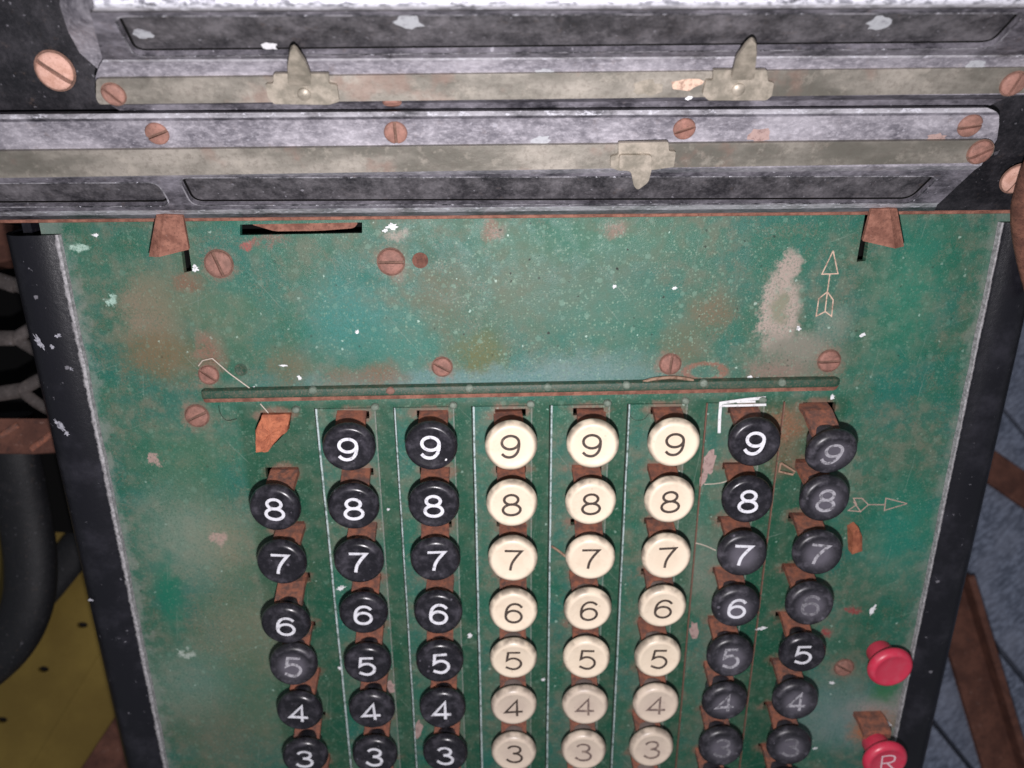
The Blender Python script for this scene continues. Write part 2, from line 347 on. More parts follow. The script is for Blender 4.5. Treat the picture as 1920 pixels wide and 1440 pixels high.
def rail_mat():
    m = Mat('black_rail_paint_bare_edge'); x, y, z = m.sep(); n = m.noise(1.0, 5, .75); b = m.noise(.1, 5, .65); g = m.noise(.45, 5, .7, off=6)
    c = m.mix(m.ma('MULTIPLY', m.step(b, .45, .8), .16), srgb(20, 20, 26), srgb(100, 98, 110))
    c = m.mix(m.ma('MULTIPLY', m.step(g, .66, .72), .5), c, srgb(140, 138, 146))
    d = m.ma('MINIMUM', m.ma('ABSOLUTE', m.ma('ADD', x, 99.4)), m.ma('MULTIPLY', m.ma('ABSOLUTE', m.ma('SUBTRACT', x, 111.2)), 1.9))
    k = m.step(m.ma('ADD', d, m.ma('ADD', m.ma('MULTIPLY', n, 1.3), m.ma('MULTIPLY', g, 1.2))), 2.35, 1.75)
    c = m.mix(k, c, m.mix(m.step(n, .35, .65), srgb(120, 118, 120), srgb(178, 176, 178)))
    c = m.flecks(c, .3, .12, 3, .9, srgb(170, 168, 176), .7, m.vm('SUBTRACT', m.noise(1.5, 3, .6, color=True), (.5, .5, .5)))
    m.bump(m.ma('ADD', n, g), .3, .2); return m.done(c, m.ma('ADD', m.ma('MULTIPLY', k, .3), .36), 0, .5)
RAIL_WORN = rail_mat()
RAIL_EDGE = black_mat('bare_metal_edge', .8, .55, False, lo=.3, hi=.6, dark=(70, 70, 74), dcol=(180, 178, 182), rough=.45)
GRIME = rust_mat('packed_grime', (128, 98, 86), (98, 76, 66), (70, 54, 48), .9, 2.0)
GROOVE_SHADE = rust_mat('dark_groove_shade', (40, 44, 36), (26, 30, 26), (18, 20, 18), .95, 2.0)  # dark colour standing in for shade in the strip grooves
VOID = Mat('void_black'); VOID = VOID.done((.004, .004, .004, 1), .9, 0, .1)  # flat near-black that stands in for unlit depth
def brass():
    m = Mat('tarnished_brass'); sx = m.vm('MULTIPLY', m.co, (.4, 1, 1)); n = m.noise(.12, 4, .6, co=sx); f = m.noise(1.0, 5, .7)
    c = m.mix(m.step(n, .35, .7), srgb(116, 113, 104), srgb(168, 161, 151)); c = m.mix(m.ma('MULTIPLY', m.step(f, .44, .7), .5), c, srgb(110, 103, 95))
    c = m.mix(m.ma('MULTIPLY', m.step(m.noise(.3, 6, .7, off=33), .52, .7), .5), c, srgb(182, 174, 162))
    c = m.mix(m.ma('MULTIPLY', m.step(m.noise(.09, 4, .6, off=4), .56, .68), .5), c, srgb(146, 118, 106))
    m.bump(f, .35, .15); return m.done(c, m.step(n, .3, .7, .36, .58), .45, .5)
BRASS = brass()
def tabbrass():
    m = Mat('bright_tab_brass'); n = m.noise(.4, 5, .65); f = m.noise(2, 5, .7)
    c = m.mix(m.step(n, .35, .7), srgb(132, 126, 114), srgb(176, 166, 152)); c = m.mix(m.ma('MULTIPLY', m.step(f, .55, .75), .4), c, srgb(120, 106, 88))
    m.bump(f, .3, .1); return m.done(c, .45, .3, .4)
TAB_BRASS = tabbrass()
def key_mat(name, base, wear, wcol, wamt, rim=None, rough=.35):
    m = Mat(name); m.shift(); oc = m.N.new('ShaderNodeTexCoord'); oco = m.vm('MULTIPLY', oc.outputs['Object'], (1000,)*3)
    n = m.noise(.35, 5, .65); f = m.noise(1.5, 6, .7)
    w = m.ma('MULTIPLY', m.ma('ADD', m.step(n, .42, .8), m.ma('MULTIPLY', m.step(f, .5, .8), .3)), wamt, True)
    c = m.mix(w, base, wcol)
    if wear:   # rubbed face: the middle of the cap is polished grey by fingers
        rr = m.vm('LENGTH', m.vm('MULTIPLY', oco, (1, 1, 0)))
        c = m.mix(m.ma('MULTIPLY', m.step(m.ma('ADD', rr, m.ma('MULTIPLY', n, 3.4)), 6.4, 3.4), wear), c, wcol)
    if rim:
        rr = m.vm('LENGTH', m.vm('MULTIPLY', oco, (1, 1, 0)))
        c = m.mix(m.ma('MULTIPLY', m.ma('MULTIPLY', m.step(rr, 4.9, 6.2), m.step(m.noise(.3, 2, .5, off=3), .34, .62)), .75), c, rim)
    c = m.flecks(c, .5, .16, 5, .8, wcol, .8)
    m.bump(m.ma('ADD', f, n), .12, .1); return m.done(c, m.ma('ADD', m.ma('MULTIPLY', w, .25), rough, True), 0, .5)
KEY_BLACK = key_mat('black_key_plastic', srgb(30, 29, 34), 0, srgb(104, 100, 110), .42, None, .27)
KEY_WORN = key_mat('worn_black_key_plastic', srgb(34, 33, 38), .6, srgb(112, 108, 118), .5, None, .36)
KEY_IVORY = key_mat('ivory_key_plastic', srgb(234, 217, 194), .26, srgb(204, 184, 160), .5, srgb(92, 82, 74))
KEY_IVORY_OLD = key_mat('yellowed_ivory_key_plastic', srgb(216, 199, 180), .4, srgb(182, 164, 152), .5, srgb(120, 108, 98))
KEY_RED = key_mat('red_key_plastic', srgb(204, 52, 78), .18, srgb(196, 96, 110), .45, None, .33)
BOSS_SHADED = key_mat('grey_brown_boss', srgb(150, 134, 128), 0, srgb(104, 92, 88), .6)  # grey-brown base colour carries the shade on the ivory keys' bosses
def ink(name, colr, worn=0, back=None):
    m = Mat(name); m.shift(); f = m.noise(.9, 6, .72)
    c = colr if not worn else m.mix(m.step(f, .62-worn*.35, .74-worn*.2), colr, back)
    return m.done(c, .5, 0, .3)
INK_W = ink('white_numeral', srgb(218, 218, 224), .3, srgb(140, 138, 144)); INK_W2 = ink('rubbed_white_numeral', srgb(170, 168, 174), .5, srgb(90, 88, 94)); INK_W3 = ink('faded_white_numeral', srgb(132, 130, 136), .62, srgb(82, 80, 86))
INK_K = ink('dark_numeral', srgb(70, 60, 54), .25, srgb(112, 98, 88)); INK_K2 = ink('faded_dark_numeral', srgb(112, 96, 90), .5, srgb(160, 142, 128))
INK_WR = ink('white_letter', srgb(232, 200, 206))
PLASTER = ink('plaster_splash', srgb(170, 170, 178), .5, srgb(90, 90, 98)); CHALK = ink('white_paint', srgb(228, 228, 230), .3, srgb(170, 172, 172)); PALE_LINE = ink('pale_scratched_line', srgb(182, 196, 196), .5, srgb(92, 112, 104)); ROSE_LINE = ink('rust_red_line', srgb(128, 92, 80), .3, srgb(70, 84, 70)); CREAM_LINE = ink('cream_engraving', srgb(206, 178, 158), .5, srgb(140, 112, 98)); ROSE_PALE = ink('rosy_engraving', srgb(176, 150, 138), .3, srgb(130, 104, 94)); STRAW = ink('dry_straw', srgb(160, 132, 112), .4, srgb(112, 84, 70)); DARK_HAIR = ink('dark_hair', srgb(26, 22, 20)); PALE_HAIR = ink('pale_fibre', srgb(196, 184, 170))
CHIP = ink('bare_primer', srgb(166, 142, 136), .4, srgb(130, 108, 104))

# ------------------------------------------------------------------ setting: the ground under the machine
def ground_mat():
    m = Mat('dark_concrete'); n = m.noise(.02, 6, .7); return m.done(m.mix(n, srgb(20, 19, 19), srgb(40, 37, 35)), .9, 0, .2)
fv, ff = plate_geo(rect(-900, -900, 900, 900), [], FLAT(0), 0, -4)
floor = tag(link('floor', mesh('floor', fv, ff, ground_mat())), kind='structure')
def blue_mat():
    m = Mat('blue_grey_felt'); m.shift(); st = m.vm('MULTIPLY', m.co, (1, .3, 1)); n = m.noise(.9, 6, .75, co=st); b = m.noise(.05, 4, .6)
    c = m.mix(m.step(n, .4, .66), srgb(82, 89, 104), srgb(134, 143, 162)); c = m.mix(m.ma('MULTIPLY', m.step(b, .4, .7), .5), c, srgb(138, 144, 160))
    m.bump(n, .6, .5); return m.done(c, .85, 0, .2)
BLUE = blue_mat()
# blue-grey boards lying side by side to the right of the machine
b0 = at_w(1850, 1190, 8); b1 = at_w(1920, 1275, 8); bd = (b1-b0); bd.z = 0; bd.normalize(); bn = Vector((bd.y, -bd.x, 0))
if bn.x > 0: bn = -bn      # towards the lower left
w_edges = [-172, -118, -64.5, -.4, 38.5, 92, 146]
for i in range(len(w_edges)-1):
    a, b = w_edges[i]+.9, w_edges[i+1]-.9
    hh = 8+random.uniform(-.6, .6)
    vs, fs = plate_geo([(-380, a), (260, a), (260, b), (-380, b)], [], (Vector((0, 0, 0)), Vector((1, 0, 0)), Vector((0, 1, 0)), Vector((0, 0, 1))), hh, .2)
    ang = math.atan2(bd.y, bd.x)
    o = link('board', mesh('board', vs, fs, BLUE), floor, None, .8)
    mat3 = Matrix(((bd.x, bn.x, 0), (bd.y, bn.y, 0), (0, 0, 1)))
    if mat3.determinant() < 0: mat3 = Matrix(((bd.x, -bn.x, 0), (bd.y, -bn.y, 0), (0, 0, 1))); o.data.transform(Matrix.Scale(-1, 4, (0, 1, 0))); o.data.flip_normals()
    o.matrix_local = Matrix.Translation(Vector((b0.x, b0.y, 0))*MM) @ mat3.to_4x4()

# perforated yellow sheet to the left
def yellow_mat():
    m = Mat('yellow_paint'); n = m.noise(.03, 5, .6); f = m.noise(.6, 6, .7)
    c = m.mix(m.step(n, .35, .7), srgb(112, 93, 42), srgb(130, 110, 52)); c = m.mix(m.ma('MULTIPLY', m.step(f, .5, .75), .35), c, srgb(104, 84, 36)); m.bump(f, .2, .3)
    return m.done(c, .6, 0, .3)
holes = []
for (u, v) in [(154, 1172), (81, 1255), (110, 1027), (3, 1350), (228, 1425), (20, 1480), (300, 1330), (60, 1560), (150, 1520)]:
    p = at_w(u, v, 5); holes.append(ell(p.x, p.y, 2.2, 1.15, 16))
px0 = at_w(-260, 900, 5); px1 = at_w(420, 1800, 5)
vs, fs = plate_geo(rect(px0.x, px1.y, px1.x, px0.y), holes, FLAT(0), 5, 3.4)
ys = tag(link('yellow_sheet', mesh('yellow_sheet', vs, fs, yellow_mat())), 'yellow perforated metal sheet on the floor left of the machine', 'metal sheet')
ys.location.z = 0
q0, q1 = at_w(60, 1440, 5), at_w(200, 1210, 5)
vs, fs = tube_geo([q0+(q0-q1)*.6, q1+(q1-q0)*.5], 1.0, 8, .25)
link('folded_rib', mesh('folded_rib', [Vector(v) for v in vs], fs, ys.data.materials[0]), ys)

# ------------------------------------------------------------------ the adding machine
machine = empty('adding_machine', (0, -20, 0))
tag(machine, 'old green adding machine with black and ivory number keys and black carriage', 'adding machine')
ML = machine.matrix_basis.inverted() @ M_PANEL            # panel frame inside the machine
def part(name, geo, mats, idx=None, smooth=None, parent=None, bevel=0, mat=None, label=None):
    o = link(name, mesh(name, geo[0], geo[1], mats, idx, smooth), parent or machine, mat if mat is not None else (ML if parent is None else Matrix()), bevel)
    if label: o['label'] = label
    return o

COLX = lambda c: (c-4)*19.0
ROWY = lambda n: (n-6)*15.35
XL, XR = -99.4, 111.2
Y_TOP = at(960, 405, 0).y+3; Y_BOT = -104
# slots in the plate
slots = []
for c in range(1, 9):
    for n in range(1, 10):
        if c == 1 and n == 9: slots.append(('odd', [tuple(at(u, v, 0).xy) for u, v in [(492,776),(545,776),(540,806),(520,822),(505,842),(484,842),(481,806)]]))
        else: slots.append(('key', rect(COLX(c)-3.75, ROWY(n)+2.2, COLX(c)+3.75, ROWY(n)+4.15)))
def grow(p, k):
    cx = sum(q[0] for q in p)/len(p); cy = sum(q[1] for q in p)/len(p)
    return [(x+math.copysign(k, x-cx), y+math.copysign(k, y-cy)) for x, y in p]
pxy = lambda *pts: [tuple(at(u, v, 0).xy) for u, v in pts]
extra = [pxy((338,455),(352,453),(360,508),(345,511)), pxy((1622,402),(1636,402),(1623,489),(1606,491)), pxy((450,421),(679,417),(679,437),(450,441)), rect(at(1700,1250,0).x-2.5, at(1660,1222,0).y-3, at(1700,1250,0).x-2.2, at(1660,1222,0).y-2.8)][:3]
big_holes = [grow(s, .35) for _, s in slots]+extra
pg = plate_geo(rect(XL-4.5, Y_BOT, XR+4.5, Y_TOP), big_holes, FLAT(0), 0, -1.6)
panel = part('keyboard_plate', pg, GREEN)
# column strips lie on the plate
PAN0 = .6
for c in range(1, 9):
    x0 = COLX(c)-8.7 if c > 1 else COLX(c)-9.5; x1 = COLX(c)+5.3
    if c == 8: x1 = COLX(c)+8
    hs = [s for (k, s), cc in zip(slots, [c for c in range(1, 9) for n in range(1, 10)]) if cc == c]
    if c in (1, 8): continue
    g = plate_geo(rect(x0, Y_BOT+2, x1, 50.9), hs, FLAT(0), PAN0, .02)
    part('column_strip', g, GREEN_STRIP)
for k in range(7):
    x = (k-2)*19-8.96; w = [.42, .3, .42, .38, .32, .24, .22][k]
    g = ribbon_geo([(x+random.uniform(-.06, .06), Y_BOT+2+i*(51-Y_BOT-2)/14) for i in range(15)], w, lambda a, b: 0)
    g = (g[0]+[(v[0], v[1], .78) for v in g[0]], [tuple(i+len(g[0]) for i in f) for f in g[1]]+[(2*i, 2*i+2, 2*i+2+len(g[0]), 2*i+len(g[0])) for i in range(14)]+[(2*i+3, 2*i+1, 2*i+1+len(g[0]), 2*i+3+len(g[0])) for i in range(14)])
    part('divider_line', g, PALE_LINE if k < 5 else ROSE_LINE)
    if k < 5: part('shade_line', ribbon_geo([(x-w/2-.22, Y_BOT+2), (x-w/2-.22, -20), (x-w/2-.22, 50.9)], .3, lambda a, b: .03), GROOVE_SHADE)  # dark ribbon painted as groove shade beside the divider
# black box standing in for the unlit well below the plate
wv = box_geo((XL-6, Y_BOT+2, -40), (XR+6, Y_TOP, -9))
part('dark_well', wv, VOID)

# body sides and base, standing level on the floor
def body_side(x0, x1, name):
    prof = [MPI @ Vector((0, y, z)) for y, z in [(-118, 3), (160, 3), (160, 225)]]
    pts = [(p.y, p.z) for p in prof]+[(Y_TOP+34, 18), (Y_TOP+1, -2), (Y_BOT, -2), (Y_BOT-4, -6)]
    n = len(pts); vs = [(x0, y, z) for y, z in pts]+[(x1, y, z) for y, z in pts]
    fs = [tuple(range(n))[::-1], tuple(range(n, 2*n))]+[(i, (i+1) % n, n+(i+1) % n, n+i) for i in range(n)]
    part(name, (vs, fs), RAIL_PAINT)
body_side(XL-9.5, XL-7.5, 'side_casing'); body_side(XR+7.5, XR+9.5, 'side_casing')
fr = [MPI @ Vector((0, y, z)) for y, z in [(-114, 4), (-112, 4)]]
part('front_casing', merge(box_geo((XL-7.4, Y_BOT-3.5, -75), (XR+7.4, Y_BOT-1, -1.8))), RAIL_PAINT)

# rolled black rails along both sides of the plate
def rail(xi, sgn, y_top, w, name, drop=42):
    prof = [(0, .15), (0, 1.6), (1.2, 1.7), (2.2, 2.3)]
    prof += [(w-6, 2.7)]
    for k in range(1, 9):
        a = math.pi/2*k/8; prof.append((w-6+6*math.sin(a), 2.7-6+6*math.cos(a)))
    prof.append((w, -drop))
    inner = [(w-1.3, -drop)]+[(w-6+4.7*math.sin(math.pi/2*k/8), -3.3+4.7*math.cos(math.pi/2*k/8)) for k in range(8, -1, -1)]+[(1.2, 1.35), (1.2, .15)]
    loop = prof+inner; n = len(loop); ys = [y_top-(y_top-Y_BOT)*i/40 for i in range(41)]
    rr = random.Random(3 if sgn > 0 else 5)
    vs = []
    for y in ys:
        j = rr.uniform(-.14, .14)
        vs += [(xi+sgn*(p[0]+(j if i < 2 else 0)), y, p[1]) for i, p in enumerate(loop)]
    fs = []; idx = []
    for i in range(40):
        for k in range(n):
            j = (k+1) % n; f = (i*n+k, (i+1)*n+k, (i+1)*n+j, i*n+j)
            fs.append(f if sgn > 0 else f[::-1]); idx.append(1 if k == 0 else 0)
    fs.append(tuple(range(n)) if sgn > 0 else tuple(range(n))[::-1]); idx.append(1)
    fs.append(tuple(range(40*n, 41*n))[::-1] if sgn > 0 else tuple(range(40*n, 41*n))); idx.append(0)
    part(name, (vs, fs), [RAIL_WORN, RAIL_WORN], idx, 40)
y_l = at(120, 441, 2).y; y_r = at(1880, 418, 2).y
rail(XL, -1, y_l, 13.2, 'side_rail'); rail(XR, 1, y_r, 12.2, 'side_rail')

# white paint chips on the left rail
def blob(cx, cy, rx, ry, seed, n=14, rot=0, jag=.35):
    rr = random.Random(seed); out = []
    for i in range(n):
        a = 2*math.pi*i/n; k = 1+rr.uniform(-jag, jag); x = rx*k*math.cos(a); y = ry*k*math.sin(a)
        out.append((cx+x*math.cos(rot)-y*math.sin(rot), cy+x*math.sin(rot)+y*math.cos(rot)))
    return out
def chip(u, v, ru, rv, z, mat, seed, name='paint_chip', rot=0, n=14, jag=.35, h=.06):
    p = at(u, v, z); sx = (at(u+ru, v, z)-p).length; sy = (at(u, v-rv, z)-p).length
    return part(name, plate_geo(blob(p.x, p.y, sx, sy, seed, n, rot, jag), [], FLAT(z), h, 0.0), mat)
for i, (u, v, ru, rv, rot) in enumerate([(73,640,6,17,.35),(98,650,6,4,0),(109,630,7,4,.3),(112,797,6,15,.5),(125,812,6,5,0),(134,700-8,4,4,0),(170,1125,6,3,0)]):
    chip(u, v, ru*.8, rv*.8, 2.75, PLASTER, i+3, rot=rot, n=22, jag=.5)

# ------------------------------------------------------------------ screws
def screw_geo(r, h=1.0, slot=.16, n=26):
    def half(s):
        a0 = math.asin(slot); pts = [(r*math.cos(a), r*math.sin(a)) for a in [a0+(math.pi-2*a0)*i/n for i in range(n+1)]]
        prof = [(1, 0), (1, h*.45), (.94, h*.72), (.82, h*.88), (.6, h)]; vs = []; fs = []; m = len(pts)
        for k, z in prof: vs += [(x*k*(1 if s > 0 else -1), (slot*r+max(0, (y-slot*r))*k)*s, z) for x, y in pts]
        for a in range(len(prof)-1):
            for i in range(m-1): fs.append((a*m+i, a*m+i+1, (a+1)*m+i+1, (a+1)*m+i))
            fs.append((a*m+m-1, a*m, (a+1)*m, (a+1)*m+m-1))
        fs.append(tuple(range((len(prof)-1)*m, len(prof)*m))); return vs, fs
    base = lathe_geo([(r*.985, 0), (r*.985, h*.2), (0, h*.2)], 32)
    rim = lathe_geo([(r*1.12, .0), (r*1.12, .05), (r*1.0, .07)], 32)
    a, b = half(1), half(-1); ng = len(a[1])+len(b[1]); g = merge(a, b, base, rim)
    return g, [0]*ng+[1]*(len(g[1])-ng)
def screw(p, r, ang, mat, n=None, h=.9, name='screw', slot=.13):
    g, ix = screw_geo(r, h, slot); z = n or Vector((0, 0, 1)); x = Vector((1, 0, 0)); x = (x-z*x.dot(z)).normalized(); y = z.cross(x)
    fr = Matrix((x, y, z)).transposed().to_4x4()
    return part(name, g, [mat, GRIME], ix, 35, mat=ML @ Matrix.Translation(Vector(p)*MM) @ fr @ Matrix.Rotation(R(ang), 4, 'Z'))
for (u, v, r, a) in SCREWS_PANEL:
    p = at(u, v, .3); rr = (at(u+r, v, .3)-p).length
    hz = .12
    screw((p.x, p.y, hz), rr, a, RUST_SCREW, h=.8)
def ring_geo(r0, r1, z0, z1): return lathe_geo([(r0, z0), (r0, z1), ((r0+r1)/2, z1+.05), (r1, z1), (r1, z0)], 36)
for (u, v, r, mat) in [(788,488,15,RUST_DARK),(436,1058,21,GREEN),(452,693,12,BAR_GREEN)]:      # empty and painted-over screw holes
    p = at(u, v, 0); rr = (at(u+r, v, 0)-p).length
    g = lathe_geo([(rr, .02), (rr, .2), (rr*.8, .26), (rr*.55, .1), (rr*.3, .12), (0, .05)], 30)
    part('screw_plug', ([(v[0]+p.x, v[1]+p.y, v[2]) for v in g[0]], g[1]), mat, None, 40)

# ------------------------------------------------------------------ guide bar above the keys
a = at(378, 741, 1.5); b = at(1576, 718, 1.5); a.z = b.z = 0
ux = (b-a).normalized(); uy = Vector((-ux.y, ux.x, 0)); L = (b-a).length
prof = [(-2.15, .05), (-2.15, .9), (-1.1, 1.05), (-1.0, 1.5), (-.7, 1.7), (.3, 1.75), (.95, 1.5), (1.25, .9), (1.3, .05)]
vs = []; fs = []; idx = []; n = len(prof)
xs = [0, .3, .8]+[L*i/24 for i in range(1, 24)]+[L-1.2, L-.6, L]
for k, x in enumerate(xs):
    f = [.85, .97, 1][k] if k < 3 else ([1, .9, .6][k-len(xs)+3] if k >= len(xs)-3 else 1)
    vs += [a+ux*x+uy*p[0]*f+Vector((0, 0, p[1]*f)) for p in prof]
for i in range(len(xs)-1):
    for k in range(n-1): fs.append((i*n+k, (i+1)*n+k, (i+1)*n+k+1, i*n+k+1)); idx.append(1 if k < 2 else 0)
fs += [tuple(range(n))[::-1][::-1], tuple(range((len(xs)-1)*n, len(xs)*n))[::-1]]; idx += [0, 0]
bar = part('guide_bar', (vs, fs), [BAR_GREEN, RUST], idx, 30)
for (u, v) in [(586,733),(732,733),(880,729),(1027,727),(1175,723),(1320,719),(1467,718)]:
    p = at(u, v, 1.7); g = lathe_geo([(1.05, -.9), (1.05, .15), (.8, .4), (0, .5)], 20)
    part('rivet', ([(x+p.x, y*.85+p.y, z+1.65) for x, y, z in g[0]], g[1]), RUST_SCREW if u == 732 else PIN, None, 50, bar)
# ears that carry the bar's end screws
for pts in ([(376,735),(372,694),(380,680),(398,676),(412,684),(420,705),(424,733)], [(1532,717),(1535,685),(1544,661),(1560,655),(1575,663),(1579,690),(1577,712)]):
    part('bar_ear', plate_geo(rounded(pxy(*pts), .8), [], FLAT(0), .16, .0), GREEN, None, None, bar)
for (u, v) in [(555,768),(703,763),(850,760),(995,758),(1139,756),(1285,752),(1430,750)]:
    p = at(u, v, .6); g = lathe_geo([(.95, 0), (.95, .9), (.7, 1.25), (0, 1.35)], 18)
    part('stop_pin', ([(x*1.05+p.x, y*.9+p.y, z) for x, y, z in g[0]], g[1]), PIN, None, 50)

# ------------------------------------------------------------------ keys
FACE = [(0, -.40), (1.5, -.39), (3.0, -.33), (4.0, -.22), (4.6, -.06), (4.95, 0.0), (5.3, -.10), (5.7, -.42), (6.0, -.9), (6.18, -1.45), (6.18, -1.85), (6.0, -2.3), (5.6, -2.65), (4.2, -2.85)]
def face_z(x, y):
    r = math.hypot(x, y)
    for (r0, z0), (r1, z1) in zip(FACE, FACE[1:]):
        if r <= r1: return z0+(z1-z0)*(r-r0)/(r1-r0)
    return -.2
def rev(g): return (g[0], [f[::-1] for f in g[1]])
cap_geo = lathe_geo(FACE, 64)
CAPS = {}
def cap_mesh(mat):
    if mat.name not in CAPS: CAPS[mat.name] = (mesh('key_cap', *cap_geo, mat, None, 50), mesh('boss', *lathe_geo([(3.95, -2.6), (3.9, -6.6), (3.65, -7.1), (3.2, -7.3), (0, -7.3)] if 'red' not in mat.name else [(3.75, -2.6), (3.6, -7.6), (3.4, -8.0), (0, -8.0)], 40), BOSS_SHADED if 'ivory' in mat.name else mat, None, 40))
    return CAPS[mat.name]
def arc(cx, cy, rx, ry, a0, a1, n=20): return [(cx+rx*math.cos(R(a0+(a1-a0)*i/n)), cy+ry*math.sin(R(a0+(a1-a0)*i/n))) for i in range(n+1)]
nine = [arc(-.02, .19, .40, .31, -8, 352, 36), smooth_path([(.385, .16), (.37, -.05), (.30, -.27), (.13, -.44), (-.08, -.49), (-.28, -.44), (-.43, -.31)], 6)]
DIG = {9: nine, 6: [[(-x, -y) for x, y in s] for s in nine], 8: [arc(0, .26, .335, .24, -90, 270, 34), arc(0, -.235, .42, .265, 90, 450, 36)],
 7: [[(-.42, .5), (.41, .5)]+[tuple(p) for p in smooth_path([(.41, .5), (.12, .14), (-.06, -.16), (-.14, -.5)], 7)][1:]],
 5: [[(.36, .5), (-.27, .5), (-.335, .03)]+[tuple(p) for p in smooth_path([(-.335, .03), (-.12, .135), (.14, .12), (.36, -.04), (.38, -.27), (.2, -.46), (-.06, -.5), (-.4, -.37)], 6)][1:]],
 4: [[(.17, -.5), (.17, .5), (-.46, -.22), (.48, -.22)]],
 3: [smooth_path([(-.36, .34), (-.2, .47), (.04, .5), (.27, .41), (.31, .22), (.18, .08), (-.08, .03)], 6), smooth_path([(-.08, .03), (.2, .0), (.41, -.17), (.34, -.40), (.08, -.5), (-.2, -.47), (-.42, -.33)], 6)],
 2: [[tuple(p) for p in smooth_path([(-.37, .26), (-.24, .45), (.04, .5), (.31, .38), (.32, .16), (.1, -.1), (-.4, -.5)], 6)]+[(.42, -.5)]],
 1: [[(-.2, .3), (0, .5), (0, -.5)]],
 'R': [[(-.34, -.5), (-.34, .5)]+[tuple(p) for p in smooth_path([(-.34, .5), (.12, .5), (.36, .38), (.36, .12), (.12, 0), (-.34, 0)], 6)][1:], [(-.02, 0), (.42, -.5)]]}
def digit_geo(d, w=5.0, h=5.4, sw=.85):
    gs = []
    for k, s in enumerate(DIG[d]):
        s = [(p[0]*w, p[1]*h) for p in s]; closed = (Vector(s[0])-Vector(s[-1])).length < 1e-4
        if closed: s = s[:-1]
        gs.append(ribbon_geo(s, sw, lambda x, y, k=k: face_z(x, y)+.035+.02*k, closed))
    return merge(*gs)
DIGM = {}
def stem_mesh(w=7.0, top=-4.0, off0=4.2, zb=-14.6, off1=1.6):
    # a flat steel strip leaning forward a little, from below the plate up into the boss
    st = [(off0, zb), (off0, -11.2), ((off0+off1)/2, -7.4), (off1, top)]; t = .75; vs = []; fs = []
    for y, z in st: vs += [(-w/2, y-t, z), (w/2, y-t, z), (w/2, y+t, z), (-w/2, y+t, z)]
    for i in range(len(st)-1):
        for k in range(4): j = (k+1) % 4; fs.append((i*4+k, i*4+j, i*4+4+j, i*4+4+k))
    fs.append((len(vs)-4, len(vs)-3, len(vs)-2, len(vs)-1)); return mesh('stem', vs, fs, RUST_STEM, None, None)
STEM = stem_mesh()
COLN = {1:'first', 2:'second', 3:'third', 4:'fourth', 5:'fifth', 6:'sixth', 7:'seventh', 8:'eighth'}
def key(x, y, z, mat, d, inkm, rot=0, tilt=(0, 0), spin=0, label=None, sw=.85, stem=0):
    cm, bm = cap_mesh(mat)
    k = link('key', cm, machine, ML @ Matrix.Translation(Vector((x, y, z))*MM) @ Matrix.Rotation(R(tilt[0]), 4, 'X') @ Matrix.Rotation(R(tilt[1]), 4, 'Y'))
    link('boss', bm, k); (stem is None) or link('stem', stem or STEM, k, Matrix.Rotation(R(spin), 4, 'Z'))
    if d is not None:
        kk = (d, inkm.name, sw)
        if kk not in DIGM: DIGM[kk] = mesh('numeral', *digit_geo(d, sw=sw), inkm)
        link('numeral', DIGM[kk], k, Matrix.Rotation(R(rot), 4, 'Z') @ Matrix.Translation((random.uniform(-.2, .2)*MM, random.uniform(-.2, .1)*MM, 0)))
    if label: k['label'] = label
    return k
H = 11.4
ROT = {(1,8):-2,(1,7):-2,(1,6):-2,(1,5):-6,(1,4):-4,(1,3):-6,(2,9):-3,(3,9):-3,(7,9):-8,(8,9):-14,(8,8):-4,(7,8):-2,(2,3):-6,(8,7):-6,(7,3):-4,(8,6):0}
FADE = {(8,9):1,(8,8):1,(8,7):1,(8,6):2,(8,4):1,(8,3):2,(7,5):1,(7,4):1,(7,3):2,(7,7):0,(1,5):1,(5,3):1,(6,4):2,(6,3):1,(5,4):1}
for c in range(1, 9):
    for n in range(9, 0, -1):
        if c == 1 and n == 9: continue
        ivory = 4 <= c <= 6; fade = FADE.get((c, n), 0)
        if ivory: mat = KEY_IVORY_OLD if (n <= 4) else KEY_IVORY; im = INK_K2 if fade else INK_K
        else: mat = KEY_WORN if (fade or c == 8 or (c == 7 and n < 8)) and (c, n) != (8, 5) else KEY_BLACK; im = (INK_W, INK_W2, INK_W3)[fade]
        x, y, z = COLX(c)+.15+random.uniform(-.15, .15), ROWY(n)-1.2+random.uniform(-.15, .15), H+random.uniform(-.3, .3); t = (random.uniform(-3.5, 3.5), random.uniform(-3.5, 3.5))
        if (c, n) == (1, 6): y -= 1.1; z += 2.2; t = (6, 0)
        if (c, n) == (8, 9): y -= 2.6; z += 1.2; x -= .6; t = (13, 4)
        colname = 'ivory' if ivory else ('worn black' if mat is KEY_WORN else 'black')
        key(x, y, z, mat, n, im, ROT.get((c, n), random.uniform(-2.5, 2.5)), t, random.uniform(-2, 2), f'{colname} key numbered {n} in the {COLN[c]} column from the left', .67 if ivory else .78)
# a fleck of white paint on the third column's 9
k39 = [o for o in machine.children if o.get('label', '').endswith('numbered 9 in the third column from the left')][0]
dv, df = lathe_geo([(.42, 0), (.4, .14), (0, .18)], 14); link('paint_fleck', mesh('paint_fleck', [(x+3.6, y-3.1, z-.2) for x, y, z in dv], df, CHALK, None, 50), k39)
# red function keys at the right edge
for (u, v, d, lab, tl) in [(1674, 1258, None, 'plain red key without a letter', (3, 3)), (1664, 1432, 'R', 'red key lettered R at the bottom right', (2, 2))]:
    hz = 7.9 if d is None else 13.5; p = at(u, v, hz); key(p.x, p.y, hz, KEY_RED, d, INK_WR, 4, tl, 0, lab, .5, None if d is None else stem_mesh(8.0, -7.0, 4.6, -15.5, 2.6))
